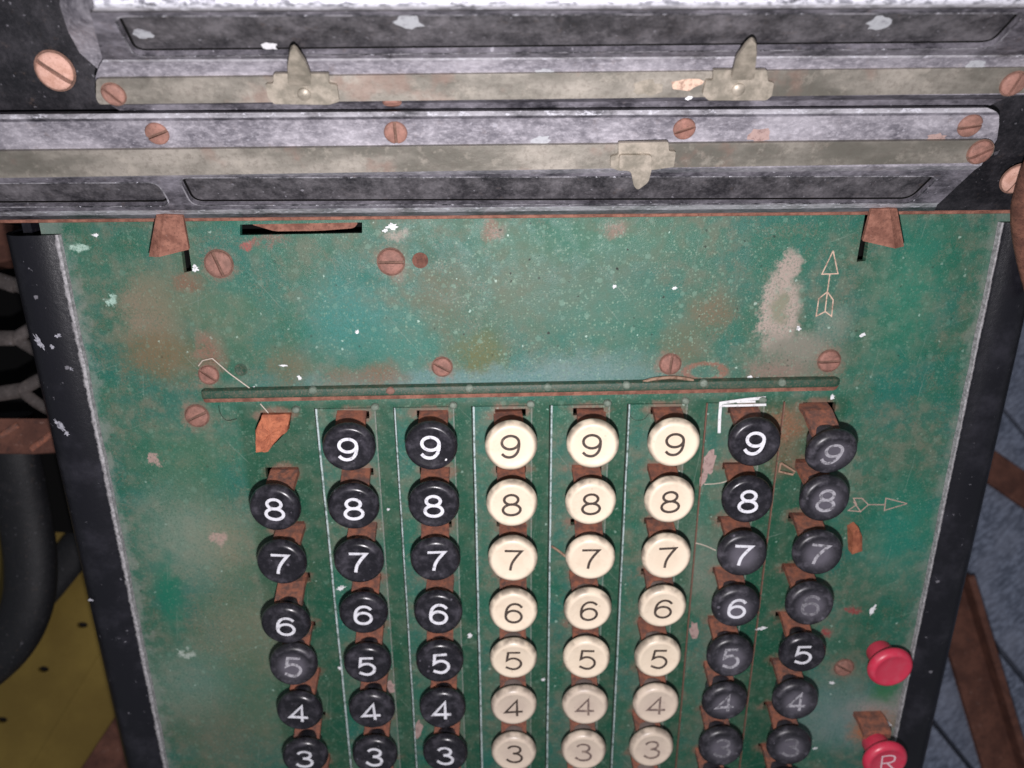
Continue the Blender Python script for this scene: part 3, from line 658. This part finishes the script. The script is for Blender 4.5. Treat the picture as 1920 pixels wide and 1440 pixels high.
# stub of the missing key
sp = pxy((492,776),(545,776),(540,806),(520,822),(505,842),(484,842),(481,806))
cx = sum(p[0] for p in sp)/len(sp); cy = sum(p[1] for p in sp)/len(sp)
n = len(sp); rs = random.Random(4); vs = [(x, y, -1.2) for x, y in sp]; fs = []
dense = []
for i in range(n):
    for k in range(4): t = k/4; a, b = sp[i], sp[(i+1) % n]; dense.append((a[0]+(b[0]-a[0])*t+rs.uniform(-.12, .12), a[1]+(b[1]-a[1])*t+rs.uniform(-.12, .12)))
n = len(dense); vs = [(x, y, -1.2) for x, y in dense]; fs = []
hgt = lambda y: .3+max(0, (cy+3-y))*.22
for sc in (.99, .85, .6, .3): vs += [(cx+(x-cx)*sc, cy+(y-cy)*sc, hgt(cy+(y-cy)*sc)+rs.uniform(-.22, .22)) for x, y in dense]
vs.append((cx, cy, hgt(cy)))
for r in range(4): fs += [(r*n+i, r*n+(i+1) % n, (r+1)*n+(i+1) % n, (r+1)*n+i)[::-1] for i in range(n)]
fs += [(4*n+i, 4*n+(i+1) % n, 5*n)[::-1] for i in range(n)]
part('broken_key_stub', (vs, fs if area(dense) < 0 else [f[::-1] for f in fs]), RUST_ORANGE, label='orange rusted stub where the top left key is missing')
# rusty lever tab beside the 7 of the last column
pt = [at(u, v, 0) for u, v in [(1588,985),(1600,978),(1611,1000),(1612,1028),(1590,1030)]]
n = len(pt); vs = [(p.x, p.y, .05) for p in pt]+[(p.x+.3, p.y-.3, h) for p, h in zip(pt, (3.2, 2.6, 1.2, .9, 2.0))]
part('lever_tab', (vs, [(i, (i+1) % n, n+(i+1) % n, n+i) for i in range(n)]+[tuple(range(n, 2*n))]), RUST_ORANGE)

# ------------------------------------------------------------------ engraved arrows and marks on the plate
def stroke(pts, w, mat, z=.05, name='engraved_line', parent=None, smooth=False, base=0):
    p2 = [tuple(at(u, v, base).xy) for u, v in pts]
    if smooth: p2 = [tuple(p) for p in smooth_path(p2, 6)]
    return ribbon_geo(p2, w, lambda x, y: base+z)
up = merge(*[stroke(s, .28, None, .05+.012*i) for i, s in enumerate([[(1562,470),(1541,514),(1571,513),(1562,470)], [(1556,513),(1551,548),(1547,583)], [(1551,547),(1535,560),(1530,593),(1547,584),(1559,593),(1562,562),(1551,547)]])])
part('engraved_arrow', up, CREAM_LINE, label='cream outlined arrow pointing up')
rt = merge(*[stroke(s, .27, None, .05+.012*i) for i, s in enumerate([[(1701,944),(1661,934),(1658,957),(1701,944)], [(1660,946),(1628,946)], [(1628,946),(1616,934),(1600,934),(1606,946),(1590,957),(1613,959),(1628,946)], [(1600,940),(1614,960)]])])
part('engraved_arrow', rt, ROSE_PALE, label='thin outlined arrow pointing right')
BR = merge(*[stroke(s, w, None, .06+.015*i+PAN0) for i, (s, w) in enumerate([([(1434,744),(1400,747),(1350,754),(1348,780),(1347,810)], .75), ([(1352,759),(1400,758),(1435,757)], .6), ([(1380,752),(1415,751)], .5)])])
part('white_mark', BR, CHALK, label='white angle mark above the seventh column')  # white angle-shaped strokes laid above the column
for i, (u, v, ru, rv, rot) in enumerate([(1405,711,14,5,.1),(1618,628,6,3,.3),(1497,616,5,4,0),(366,503,6,6,0),(1560,744,4,5,.8),(531,685,8,2,0),(561,708,3,4,.4),(475,728,3,5,-.5),(180,441,6,3,0),(670,622,4,3.5,0),(1152,537,4,3,.5),(1265,540,4,2.5,.4),(640,1103,8,4,.4),(881,1192,4,4,0),(1428,1178,9,2.5,.2),(1636,1144,4,9,-.3),(1661,1360,8,7,0),(1560,1280,5,2,0),(1019,1274,3,3,0),(1528,1403,4,1.5,.2),(637,1253,3,3,0),(728,955,3,2,0),(735,425,9,6,0),(722,432,5,3,0),(806,861,.1,.1,0)]):
    chip(u, v, ru, rv, PAN0+.03 if 590 < u < 1520 and v > 760 else .03, CHALK, i+40, rot=rot, n=18, jag=.45)
chip(1330, 868, 12, 22, PAN0+.03, CHIP, 91, 'bare_patch', -.15, 18, .25); chip(1319, 897, 6, 12, PAN0+.035, CHIP, 92, 'bare_patch', -.3)
chip(1300, 1185, 9, 16, PAN0+.03, CHIP, 95, 'bare_patch', .1); chip(784, 1370, 7, 18, PAN0+.03, CHIP, 96, 'bare_patch', -.2); chip(732, 1290, 8, 12, PAN0+.03, CHIP, 97, 'bare_patch')
# scratched hairline from the bar's left ear, loose fibres, straw bits
def fibre(pts, r, mat, name, z=.35, label=None, cat=None, smooth=True):
    p = [at(u, v, z) for u, v in pts]; q = smooth_path(p, 5) if smooth else p
    o = link(name, mesh(name, *tube_geo([MP @ w for w in q], r, 6), mat, None, 60)); tag(o, label, cat); return o
fibre([(372,686),(380,676),(398,672),(430,700),(474,732)], .17, PALE_HAIR, 'wire_strand', .5, 'thin pale wire round the screw left of the guide bar', 'wire', False)
fibre([(488,757),(503,774)], .16, PALE_HAIR, 'straw_fibre', .4, 'short pale fibre above the rusted empty key slot', 'fibre', False)
fibre([(410,760),(413,775),(425,788),(444,785)], .07, DARK_HAIR, 'hair_strand', .2, 'dark curled hair right of the leftmost screw under the bar', 'hair')
fibre([(1181,778),(1190,787),(1207,786),(1218,773)], .07, DARK_HAIR, 'hair_strand', .6, 'dark curled hair left of the sixth column ivory 9 key', 'hair')
fibre([(1195,720),(1225,711),(1265,708),(1300,713)], .45, STRAW, 'straw_bit', .7, 'curved dry straw lying above the guide bar', 'straw')
fibre([(1320,908),(1340,907),(1360,903),(1388,888),(1412,881)], .14, PALE_HAIR, 'straw_fibre', .7, 'long pale fibre behind the seventh column 8 key', 'fibre')
fibre([(1464,868),(1490,884),(1486,890),(1460,884),(1464,868)], .33, STRAW, 'straw_bit', .8, 'folded triangle of dry straw between the last two columns', 'straw', False)
fibre([(1034,1024),(1046,1032),(1060,1043)], .35, STRAW, 'straw_bit', .9, 'short straw splinter beside the fifth column ivory 7 key', 'straw')
fibre([(1304,1018),(1322,1023),(1342,1032)], .16, PALE_HAIR, 'straw_fibre', .7, 'pale fibre left of the seventh column 7 key', 'fibre')
# ------------------------------------------------------------------ carriage
def yz(v, z): p = at(960, v, z); return (p.y, z)
def x_at(u, v, z): return at(u, v, z).x
def loft(name, rows, mats, smooth=35):
    """rows: (v, z, u_left, u_right, material index of the band above this row)"""
    vs = []; fs = []; idx = []
    P = []
    for (v, z, ul, ur, mi) in rows:
        y = yz(v, z)[0]
        xl = x_at(ul, v, z); xr = x_at(ur, v, z); P.append((xl, xr, y, z))
    N = 60
    rr = random.Random(len(name))
    for (xl, xr, y, z) in P: vs += [(xl+(xr-xl)*k/N, y, z) for k in range(N+1)]
    for i in range(len(P)-1):
        if rows[i][4] is None: continue
        for k in range(N): fs.append((i*(N+1)+k, i*(N+1)+k+1, (i+1)*(N+1)+k+1, (i+1)*(N+1)+k)); idx.append(rows[i][4])
    # closed underside and ends
    b0 = len(vs)
    for (xl, xr, y, z) in P: vs += [(xl, y+.4, z-7), (xr, y+.4, z-7)]
    for i in range(len(P)-1):
        fs.append((b0+2*i, i*(N+1), (i+1)*(N+1), b0+2*i+2)); idx.append(0)
        fs.append((i*(N+1)+N, b0+2*i+1, b0+2*i+3, (i+1)*(N+1)+N)); idx.append(0)
    fs.append((b0, b0+1, N, 0)); idx.append(0)
    return part(name, (vs, fs), mats, idx, smooth), P
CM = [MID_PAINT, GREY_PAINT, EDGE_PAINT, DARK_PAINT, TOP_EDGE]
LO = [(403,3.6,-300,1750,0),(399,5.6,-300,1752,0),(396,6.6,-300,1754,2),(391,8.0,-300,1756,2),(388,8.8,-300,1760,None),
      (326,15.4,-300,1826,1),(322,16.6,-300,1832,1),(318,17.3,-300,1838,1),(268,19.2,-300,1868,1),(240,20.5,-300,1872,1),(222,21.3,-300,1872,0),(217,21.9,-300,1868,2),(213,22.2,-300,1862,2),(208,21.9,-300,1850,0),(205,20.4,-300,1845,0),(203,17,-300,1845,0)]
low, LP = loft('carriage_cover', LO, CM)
def facet(P0, P1, holes_px, depth, mats, name, lift=0.0):
    """sloping face between two profile rows with sunk panels"""
    o = Vector((0, P0[2], P0[3])); v = Vector((0, P1[2]-P0[2], P1[3]-P0[3])); vl = v.length; v.normalize(); u = Vector((1, 0, 0)); n = u.cross(v)
    outer = [(P0[0], 0), (P0[1], 0), (P1[1], vl), (P1[0], vl)]
    hs = []
    for poly in holes_px:
        q = [at_plane(a, b, o, n)-o for a, b in poly]; hs.append(rounded([(w.dot(u), w.dot(v)) for w in q], 2.2))
    g = plate_geo(outer, hs, (o, u, v, n), 0, -.6, -depth)
    part(name, g, mats[0])
    for h in hs:
        part('sunk_panel', plate_geo(ccw([((x-sum(p[0] for p in h)/len(h))*.999+sum(p[0] for p in h)/len(h), y) for x, y in h]), [], (o-n*depth, u, v, n), .05, .0), mats[1])
        rim = ribbon_geo(h, .34, lambda x, y: 0, True)
        part('panel_rim', ([o+u*w[0]+v*w[1]+n*.06 for w in rim[0]], rim[1]), RIM_PAINT)
        gx = sum(p[0] for p in h)/len(h); gy = sum(p[1] for p in h)/len(h); hx = max(abs(p[0]-gx) for p in h); hy = max(abs(p[1]-gy) for p in h)
        gap = ribbon_geo([(gx+(p[0]-gx)*(1-.42/hx), gy+(p[1]-gy)*(1-.42/hy)) for p in h], .5, lambda x, y: 0, True)
        part('panel_shade', ([o+u*w[0]+v*w[1]+n*(.07-depth) for w in gap[0]], gap[1]), VOID)  # black line painted as shade along the foot of the recess wall
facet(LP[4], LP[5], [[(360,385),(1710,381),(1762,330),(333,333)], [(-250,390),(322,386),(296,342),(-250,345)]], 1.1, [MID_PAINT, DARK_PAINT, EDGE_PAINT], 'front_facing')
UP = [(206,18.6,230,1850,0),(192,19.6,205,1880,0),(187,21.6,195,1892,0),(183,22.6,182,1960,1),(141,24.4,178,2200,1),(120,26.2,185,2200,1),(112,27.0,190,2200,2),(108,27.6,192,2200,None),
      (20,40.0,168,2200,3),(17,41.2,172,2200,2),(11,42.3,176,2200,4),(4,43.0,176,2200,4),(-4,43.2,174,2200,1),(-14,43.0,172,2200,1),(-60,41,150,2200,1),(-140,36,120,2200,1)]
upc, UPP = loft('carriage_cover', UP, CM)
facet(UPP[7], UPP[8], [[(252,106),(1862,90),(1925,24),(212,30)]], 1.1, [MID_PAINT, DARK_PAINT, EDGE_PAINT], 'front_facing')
# housing behind, left and right of the covers
hp = [(Y_TOP-2.2, 3.4), (Y_TOP+16, 15.5), (Y_TOP+24, 19), (Y_TOP+70, 30)]
vs = [(x, y, z) for x in (-135, 150) for y, z in hp]+[(x, y, z-6) for x in (-135, 150) for y, z in hp]
fs = [(i, 4+i, 5+i, 1+i) for i in range(3)]+[(0, 8, 12, 4), (4, 12, 13, 5), (5, 13, 14, 6), (6, 14, 15, 7), (8, 0, 1, 9), (9, 1, 2, 10), (10, 2, 3, 11)]
part('rear_housing', (vs, fs), black_mat('black_housing_paint', .22, 0, False, dark=(20, 20, 24), lo=.4, hi=.8, dcol=(112, 108, 114), fleck=.45), None, 20)
# flange of the upper cover at its left end
fl_pts = [at(u, v, z) for u, v, z in [(112,-40,34),(112,10,30),(128,60,27),(150,100,24.6),(196,140,24.2)]]; fr_pts = [at(u, v, z) for u, v, z in [(178,-40,43),(178,14,41.5),(205,60,34),(235,106,27.8),(262,116,26.6)]]
g_v = [p for p in fl_pts]+[p for p in fr_pts]; part('cover_flange', (g_v, [(i, 5+i, 6+i, 1+i)[::-1] for i in range(4)]), GREY_PAINT, None, 60)
# rusted strip where the carriage meets the plate
x0 = x_at(-200, 405, 2); x1 = x_at(1905, 400, 2)
part('track_strip', merge(box_geo((x0, yz(409, 2)[0], .3), (x1, yz(409, 2)[0]+2.2, 2.4)), box_geo((x0, yz(404, 3)[0], 2.41), (x1, yz(404, 3)[0]+1.6, 3.3))), RUST, None, None, bevel=.25)

# brass rails on both covers
def on_rows(Pa, Pb):
    o = Vector((0, Pa[2], Pa[3])); v = Vector((0, Pb[2]-Pa[2], Pb[3]-Pa[3])).normalized(); u = Vector((1, 0, 0)); return o, u, v, u.cross(v)
fL = on_rows(LP[7], LP[8]); fU = on_rows(UPP[3], UPP[4])
def px_poly(fr, pts, h=0):
    o, u, v, n = fr; o = o+n*h
    return [((at_plane(a, b, o, n)-o).dot(u), (at_plane(a, b, o, n)-o).dot(v)) for a, b in pts]
def xpoly(fr, pts, h, t, r=0, name='tab_rail', mat=BRASS, parent=None, bevel=0, label=None):
    q = px_poly(fr, pts, h); q = rounded(q, r) if r else q
    return part(name, plate_geo(q, [], fr, h, h-t), mat, None, None, parent, bevel, label=label)
railL = xpoly(fL, [(-280,338),(-280,287),(1850,263),(1866,272),(1862,290),(1845,302),(1800,306)], .9, .85, .6, bevel=.32, label='lower tarnished brass rail')
railU = xpoly(fU, [(186,196),(180,185),(180,148),(2150,124),(2150,172)], .9, .85, .6, bevel=.32, label='upper tarnished brass rail')
# sliding stops on the rails: base with shoulders, pointer, rivet
def tab(fr, base, pointer, riv, parent, label, pfr=None):
    t = xpoly(fr, base, 1.75, .8, .35, 'tab_stop', TAB_BRASS, None, .15, label)
    xpoly(pfr or fr, pointer, 2.55 if not pfr else 0, .75, .7, 'pointer', TAB_BRASS, t, .2)
    o, u, v, n = fr; q = px_poly(fr, [riv], 2.6)[0]; g = lathe_geo([(1.25, -1), (1.2, .05), (.8, .35), (0, .45)], 22)
    part('rivet', ([o+u*(x+q[0])+v*(y+q[1])+n*(z+2.0) for x, y, z in g[0]], g[1]), TAB_BRASS, None, 50, t)
_a = at_plane(960, 166, fU[0]+fU[3]*1.9, fU[3]); _b = at(960, 80, 35.0); _v = Vector((0, _b.y-_a.y, _b.z-_a.z)).normalized(); fP = (Vector((0, _a.y, _a.z)), Vector((1, 0, 0)), _v, Vector((1, 0, 0)).cross(_v))
crop = lambda x, y: (480+x/6.857, 80+y/6.857)
tab(fU, [crop(*p) for p in [(225,400),(935,400),(935,530),(1040,548),(1068,760),(940,800),(230,790),(150,700),(122,530),(222,530)]], [crop(*p) for p in [(412,560),(405,300),(440,100),(480,72),(525,100),(640,265),(705,430),(705,560)]], crop(610,690), railU, 'brass stop pointing up at the left of the upper rail', fP)
crop = lambda x, y: (1250+x*.349, y*.349)
tab(fU, [crop(*p) for p in [(250,376),(540,376),(545,438),(576,445),(566,515),(535,540),(225,540),(192,510),(212,432),(250,432)]], [crop(*p) for p in [(345,430),(372,320),(430,240),(460,216),(482,235),(484,300),(470,430)]], crop(390,492), railU, 'brass stop pointing up at the right of the upper rail', fP)
crop = lambda x, y: (650+x*.3385, y*.3385)
tab(fL, [crop(*p) for p in [(1505,792),(1782,786),(1786,838),(1824,840),(1812,925),(1690,942),(1510,946),(1462,930),(1462,868),(1506,858)]], [crop(*p) for p in [(1510,860),(1690,860),(1690,940),(1672,1010),(1612,1054),(1590,1030),(1575,950),(1510,940)]], crop(1640,890), railL, 'brass stop pointing down on the lower rail')
# screws of the carriage
def cscrew(fr, u, v, ru, ang, mat=RUST_SCREW, h=0.0, name='screw'):
    o, uu, vv, n = fr; p = at_plane(u, v, o+n*h, n); q = at_plane(u+ru, v, o+n*h, n); screw(p-n*.1, (q-p).length, ang, mat, n, .8)
fG = on_rows(LP[8], LP[10])
for (u, v, r, a) in [(295,250,22,20),(742,248,22,90),(1283,241,21,20),(1818,235,22,10)]: cscrew(fG, u, v, r, a)
cscrew(fL, 1838, 285, 22, 30, RUST_SCREW, .95); cscrew(fU, 213, 177, 21, 130, RUST_SCREW, .95); cscrew(fU, 1900, 157, 22, 80, RUST_SCREW, .95)
cscrew(on_rows(UPP[1], UPP[3]), 735, 190, 18, 10, RUST_SCREW)
fH = (Vector((0, hp[2][0], hp[2][1])), Vector((1, 0, 0)), Vector((0, hp[3][0]-hp[2][0], hp[3][1]-hp[2][1])).normalized(), None); fH = fH[:3]+(fH[1].cross(fH[2]),)
cscrew(fH, 103, 133, 34, -38, RUST_SCREW_PALE, .3); cscrew(on_rows((0,0,hp[1][0],hp[1][1]), (0,0,hp[2][0],hp[2][1])), 1908, 335, 28, 70, RUST_SCREW_PALE, .3)
# loose patches on the carriage paint
def cchip(fr, u, v, ru, rv, mat, seed, name='paint_chip', h=.05, n=14, jag=.3):
    q = px_poly(fr, [(u, v), (u+ru, v), (u, v-rv)], h); rx = math.dist(q[0], q[1]); ry = math.dist(q[0], q[2])
    part(name, plate_geo(blob(q[0][0], q[0][1], rx, ry, seed, n, 0, jag), [], fr, h, h-.1), mat)
fUf = on_rows(UPP[7], UPP[8]); fUg = on_rows(UPP[4], UPP[6])
GREY_CHIP = ink('grey_plaster_chip', srgb(170, 172, 176), .4, srgb(140, 140, 146))
for i, (fr, u, v, ru, rv, mt) in enumerate([(fUf,764,42,29,14,GREY_CHIP),(fUf,270,64,19,8,GREY_CHIP),(fUf,1648,44,20,12,GREY_CHIP),(fUf,506,87,14,6,CHALK),(fUf,1345,101,15,5,CHALK),(fUg,1022,135,17,5,GREY_CHIP),(fUg,1830,122,20,6,GREY_CHIP),(fG,1423,254,19,14,CHIP),(fG,1756,258,17,7,CHIP),(fG,1015,263,18,8,GREY_CHIP),(fU,1285,158,34,11,CREAM_LINE),(fU,1215,165,26,14,TAB_BRASS),(fU,1292,184,6,4,CHALK)]):
    cchip(fr, u, v, ru, rv, mt, i+200, h=(.95 if fr is fU else (-1.0 if fr is fUf else .05)))

# two rusted clips hanging from the carriage over the plate, each with its stop peg in the slot
def clip(pts_top, pts_bot, zt, zb, label):
    n = len(pts_top); zs = [0, 1.4, 0.2]
    T = [at(u, v, zt+.5*zs[min(i, 2)]) for i, (u, v) in enumerate(pts_top)]; B = [at(u, v, zb+zs[min(i, 2)]) for i, (u, v) in enumerate(pts_bot)]
    nn = Vector((0, -.3, 1)).normalized()*.9
    vs = T+B+[p-nn for p in T]+[p-nn for p in B]; fs = []
    for i in range(n-1):
        fs += [(i, n+i, n+i+1, i+1), (2*n+i+1, 3*n+i+1, 3*n+i, 2*n+i), (n+i, 3*n+i, 3*n+i+1, n+i+1), (i+1, 2*n+i+1, 2*n+i, i)]
    fs += [(0, 2*n, 3*n, n), (n-1, 2*n-1, 4*n-1, 3*n-1)]
    return part('clip', (vs, fs), RUST, None, None, label=label)
clip([(293,402),(308,402),(342,403)], [(279,481),(298,482),(354,468)], 6.8, 5.0, 'left rusted clip under the carriage')
clip([(1634,392),(1668,391),(1682,391)], [(1618,452),(1678,466),(1695,462)], 6.8, 5.0, 'right rusted clip under the carriage')
for (u0, v0, u1, v1, w) in [(343,440,350,500,1.2),(1622,415,1612,478,1.2)]:
    a, b = at(u0, v0, -1.4), at(u1, v1, -4); part('stop_peg', tube_geo([a, b], w*.55, 8), VOID)
# tongue in the wide slot
part('slot_tongue', plate_geo(rounded(pxy((470,421),(672,417),(664,428),(600,433),(515,434)), .8), [], FLAT(0), -.2, -1.2), RUST)
# bent rusty arm at the right end
arm_p = [at(u, v, z) for u, v, z in [(1950,300,24),(1934,340,20),(1922,385,15),(1922,430,11),(1932,490,8),(1950,560,6)]]
part('bent_arm', tube_geo(smooth_path(arm_p, 5), 2.6, 12), RUST_DARK, None, 50)

# ------------------------------------------------------------------ things on the floor around the machine
def w_tube(name, px, z, r, mat, label, cat, flat=1, n=14, smooth=True):
    pts = [at_w(u, v, zz) for (u, v), zz in zip(px, z if isinstance(z, (list, tuple)) else [z]*len(px))]
    if smooth: pts = smooth_path(pts, 6)
    o = link(name, mesh(name, *tube_geo(pts, r, n, flat), mat, None, 50)); return tag(o, label, cat)
FRAME = black_mat('black_iron_frame', .14, 0, False, dark=(17, 18, 22), rough=.6, lo=.5, hi=.8, dcol=(90, 88, 92), fleck=.3)
w_tube('curved_iron_frame', [(10,780),(26,860),(46,960),(58,1060),(50,1140),(14,1210),(-60,1270),(-140,1300)], [70,66,60,56,54,52,50,50], 8.2, FRAME, 'black curved iron frame on the floor left of the machine', 'iron frame', .75)
def angle_iron(name, p0, p1, w, t, flange, label, side=1, mat=RUST_BAR):
    d = (p1-p0); Ln = d.length; d.normalize(); s = Vector((d.y, -d.x, 0)).normalized()*side; up = d.cross(s)*side if False else Vector((0, 0, 1))
    prof = [(0, 0), (w, 0), (w, flange), (w-t, flange), (w-t, t), (0, t)]
    vs = []
    for p in (p0, p1): vs += [p+s*a+up*b for a, b in prof]
    n = 6; fs = [(i, (i+1) % n, n+(i+1) % n, n+i) for i in range(n)]+[tuple(range(n))[::-1], tuple(range(n, 2*n))]
    o = link(name, mesh(name, vs, fs, mat), None, None, .3); 
    return tag(o, label, 'iron bar')
a0, a1 = at_w(1735, 1090, 12), at_w(1862, 1520, 12)
angle_iron('angle_iron', a0, a1, 15, 2.6, 9, 'long rusty angle iron lying on the blue boards, lower right', -1)
a0, a1 = at_w(1780, 858, 10), at_w(2040, 1040, 10)
angle_iron('angle_iron', a0, a1, 12, 2.5, 2.6, 'rusty flat bar crossing the blue boards at the right edge', -1, RUST_BAR)
a0, a1 = at_w(255, 1290, 7), at_w(90, 1540, 7)
angle_iron('angle_iron', a0, a1, 15, 2.4, 2.6, 'dark rusty bar lying on the yellow sheet, lower left', -1, RUST_BAR)
w_tube('iron_rod', [(-60,1260),(90,1095),(200,960),(300,830)], 14, 7, FRAME, 'straight black iron bar across the yellow sheet behind the curved frame', 'iron bar', .5, 12, False)
# neighbouring rack with forked arms and a rusted crossbar
rack = empty('forked_rack', at_w(-40, 640, 40)); tag(rack, 'dark iron rack with forked grey arms left of the machine', 'rack')
RL = rack.matrix_basis.inverted()
ARM = black_mat('grey_iron_arm', .5, 0, False, dark=(72, 66, 64), dcol=(132, 122, 118), rough=.5)
for (pts) in ([[(-90,520),(0,526),(30,536)],[(30,536),(60,505),(110,470)],[(30,536),(70,555),(130,590)]], [[(-90,632),(0,634),(28,634)],[(28,634),(55,618),(100,590)],[(28,634),(62,655),(120,690)]], [[(-90,738),(0,738),(38,732)],[(38,732),(66,716),(120,690)],[(38,732),(70,756),(130,790)]]):
    g = merge(*[tube_geo([at_w(u, v, 84) for u, v in s], 2.3-.3*k, 10, .6) for k, s in enumerate(pts)])
    link('forked_arm', mesh('forked_arm', *g, ARM, None, 50), rack, RL)
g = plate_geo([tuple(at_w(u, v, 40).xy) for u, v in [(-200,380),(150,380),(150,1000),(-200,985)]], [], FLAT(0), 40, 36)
link('dark_backing', mesh('dark_backing', *g, VOID), rack, RL)  # black sheet added to paint the darkness behind the arms and frame
g = plate_geo([tuple(at_w(u, v, 92).xy) for u, v in [(-200,783),(130,785),(130,846),(60,852),(-200,848)]], [], FLAT(0), 92, 80)
cb = link('crossbar', mesh('crossbar', *g, RUST_BAR), rack, RL, .6)
for s in ([(0,818),(34,796)], [(58,842),(98,812)]):
    g = tube_geo([at_w(u, v, 92.2) for u, v in s], .9, 8, .5); link('weld_bead', mesh('weld_bead', *g, RUST_STEM), cb)
g = plate_geo([tuple(at_w(u, v, 70).xy) for u, v in [(-120,400),(24,420),(22,488),(-120,512)]], [], FLAT(0), 70, 62)
link('rusted_block', mesh('rusted_block', *g, RUST_BAR), rack, RL, .6)
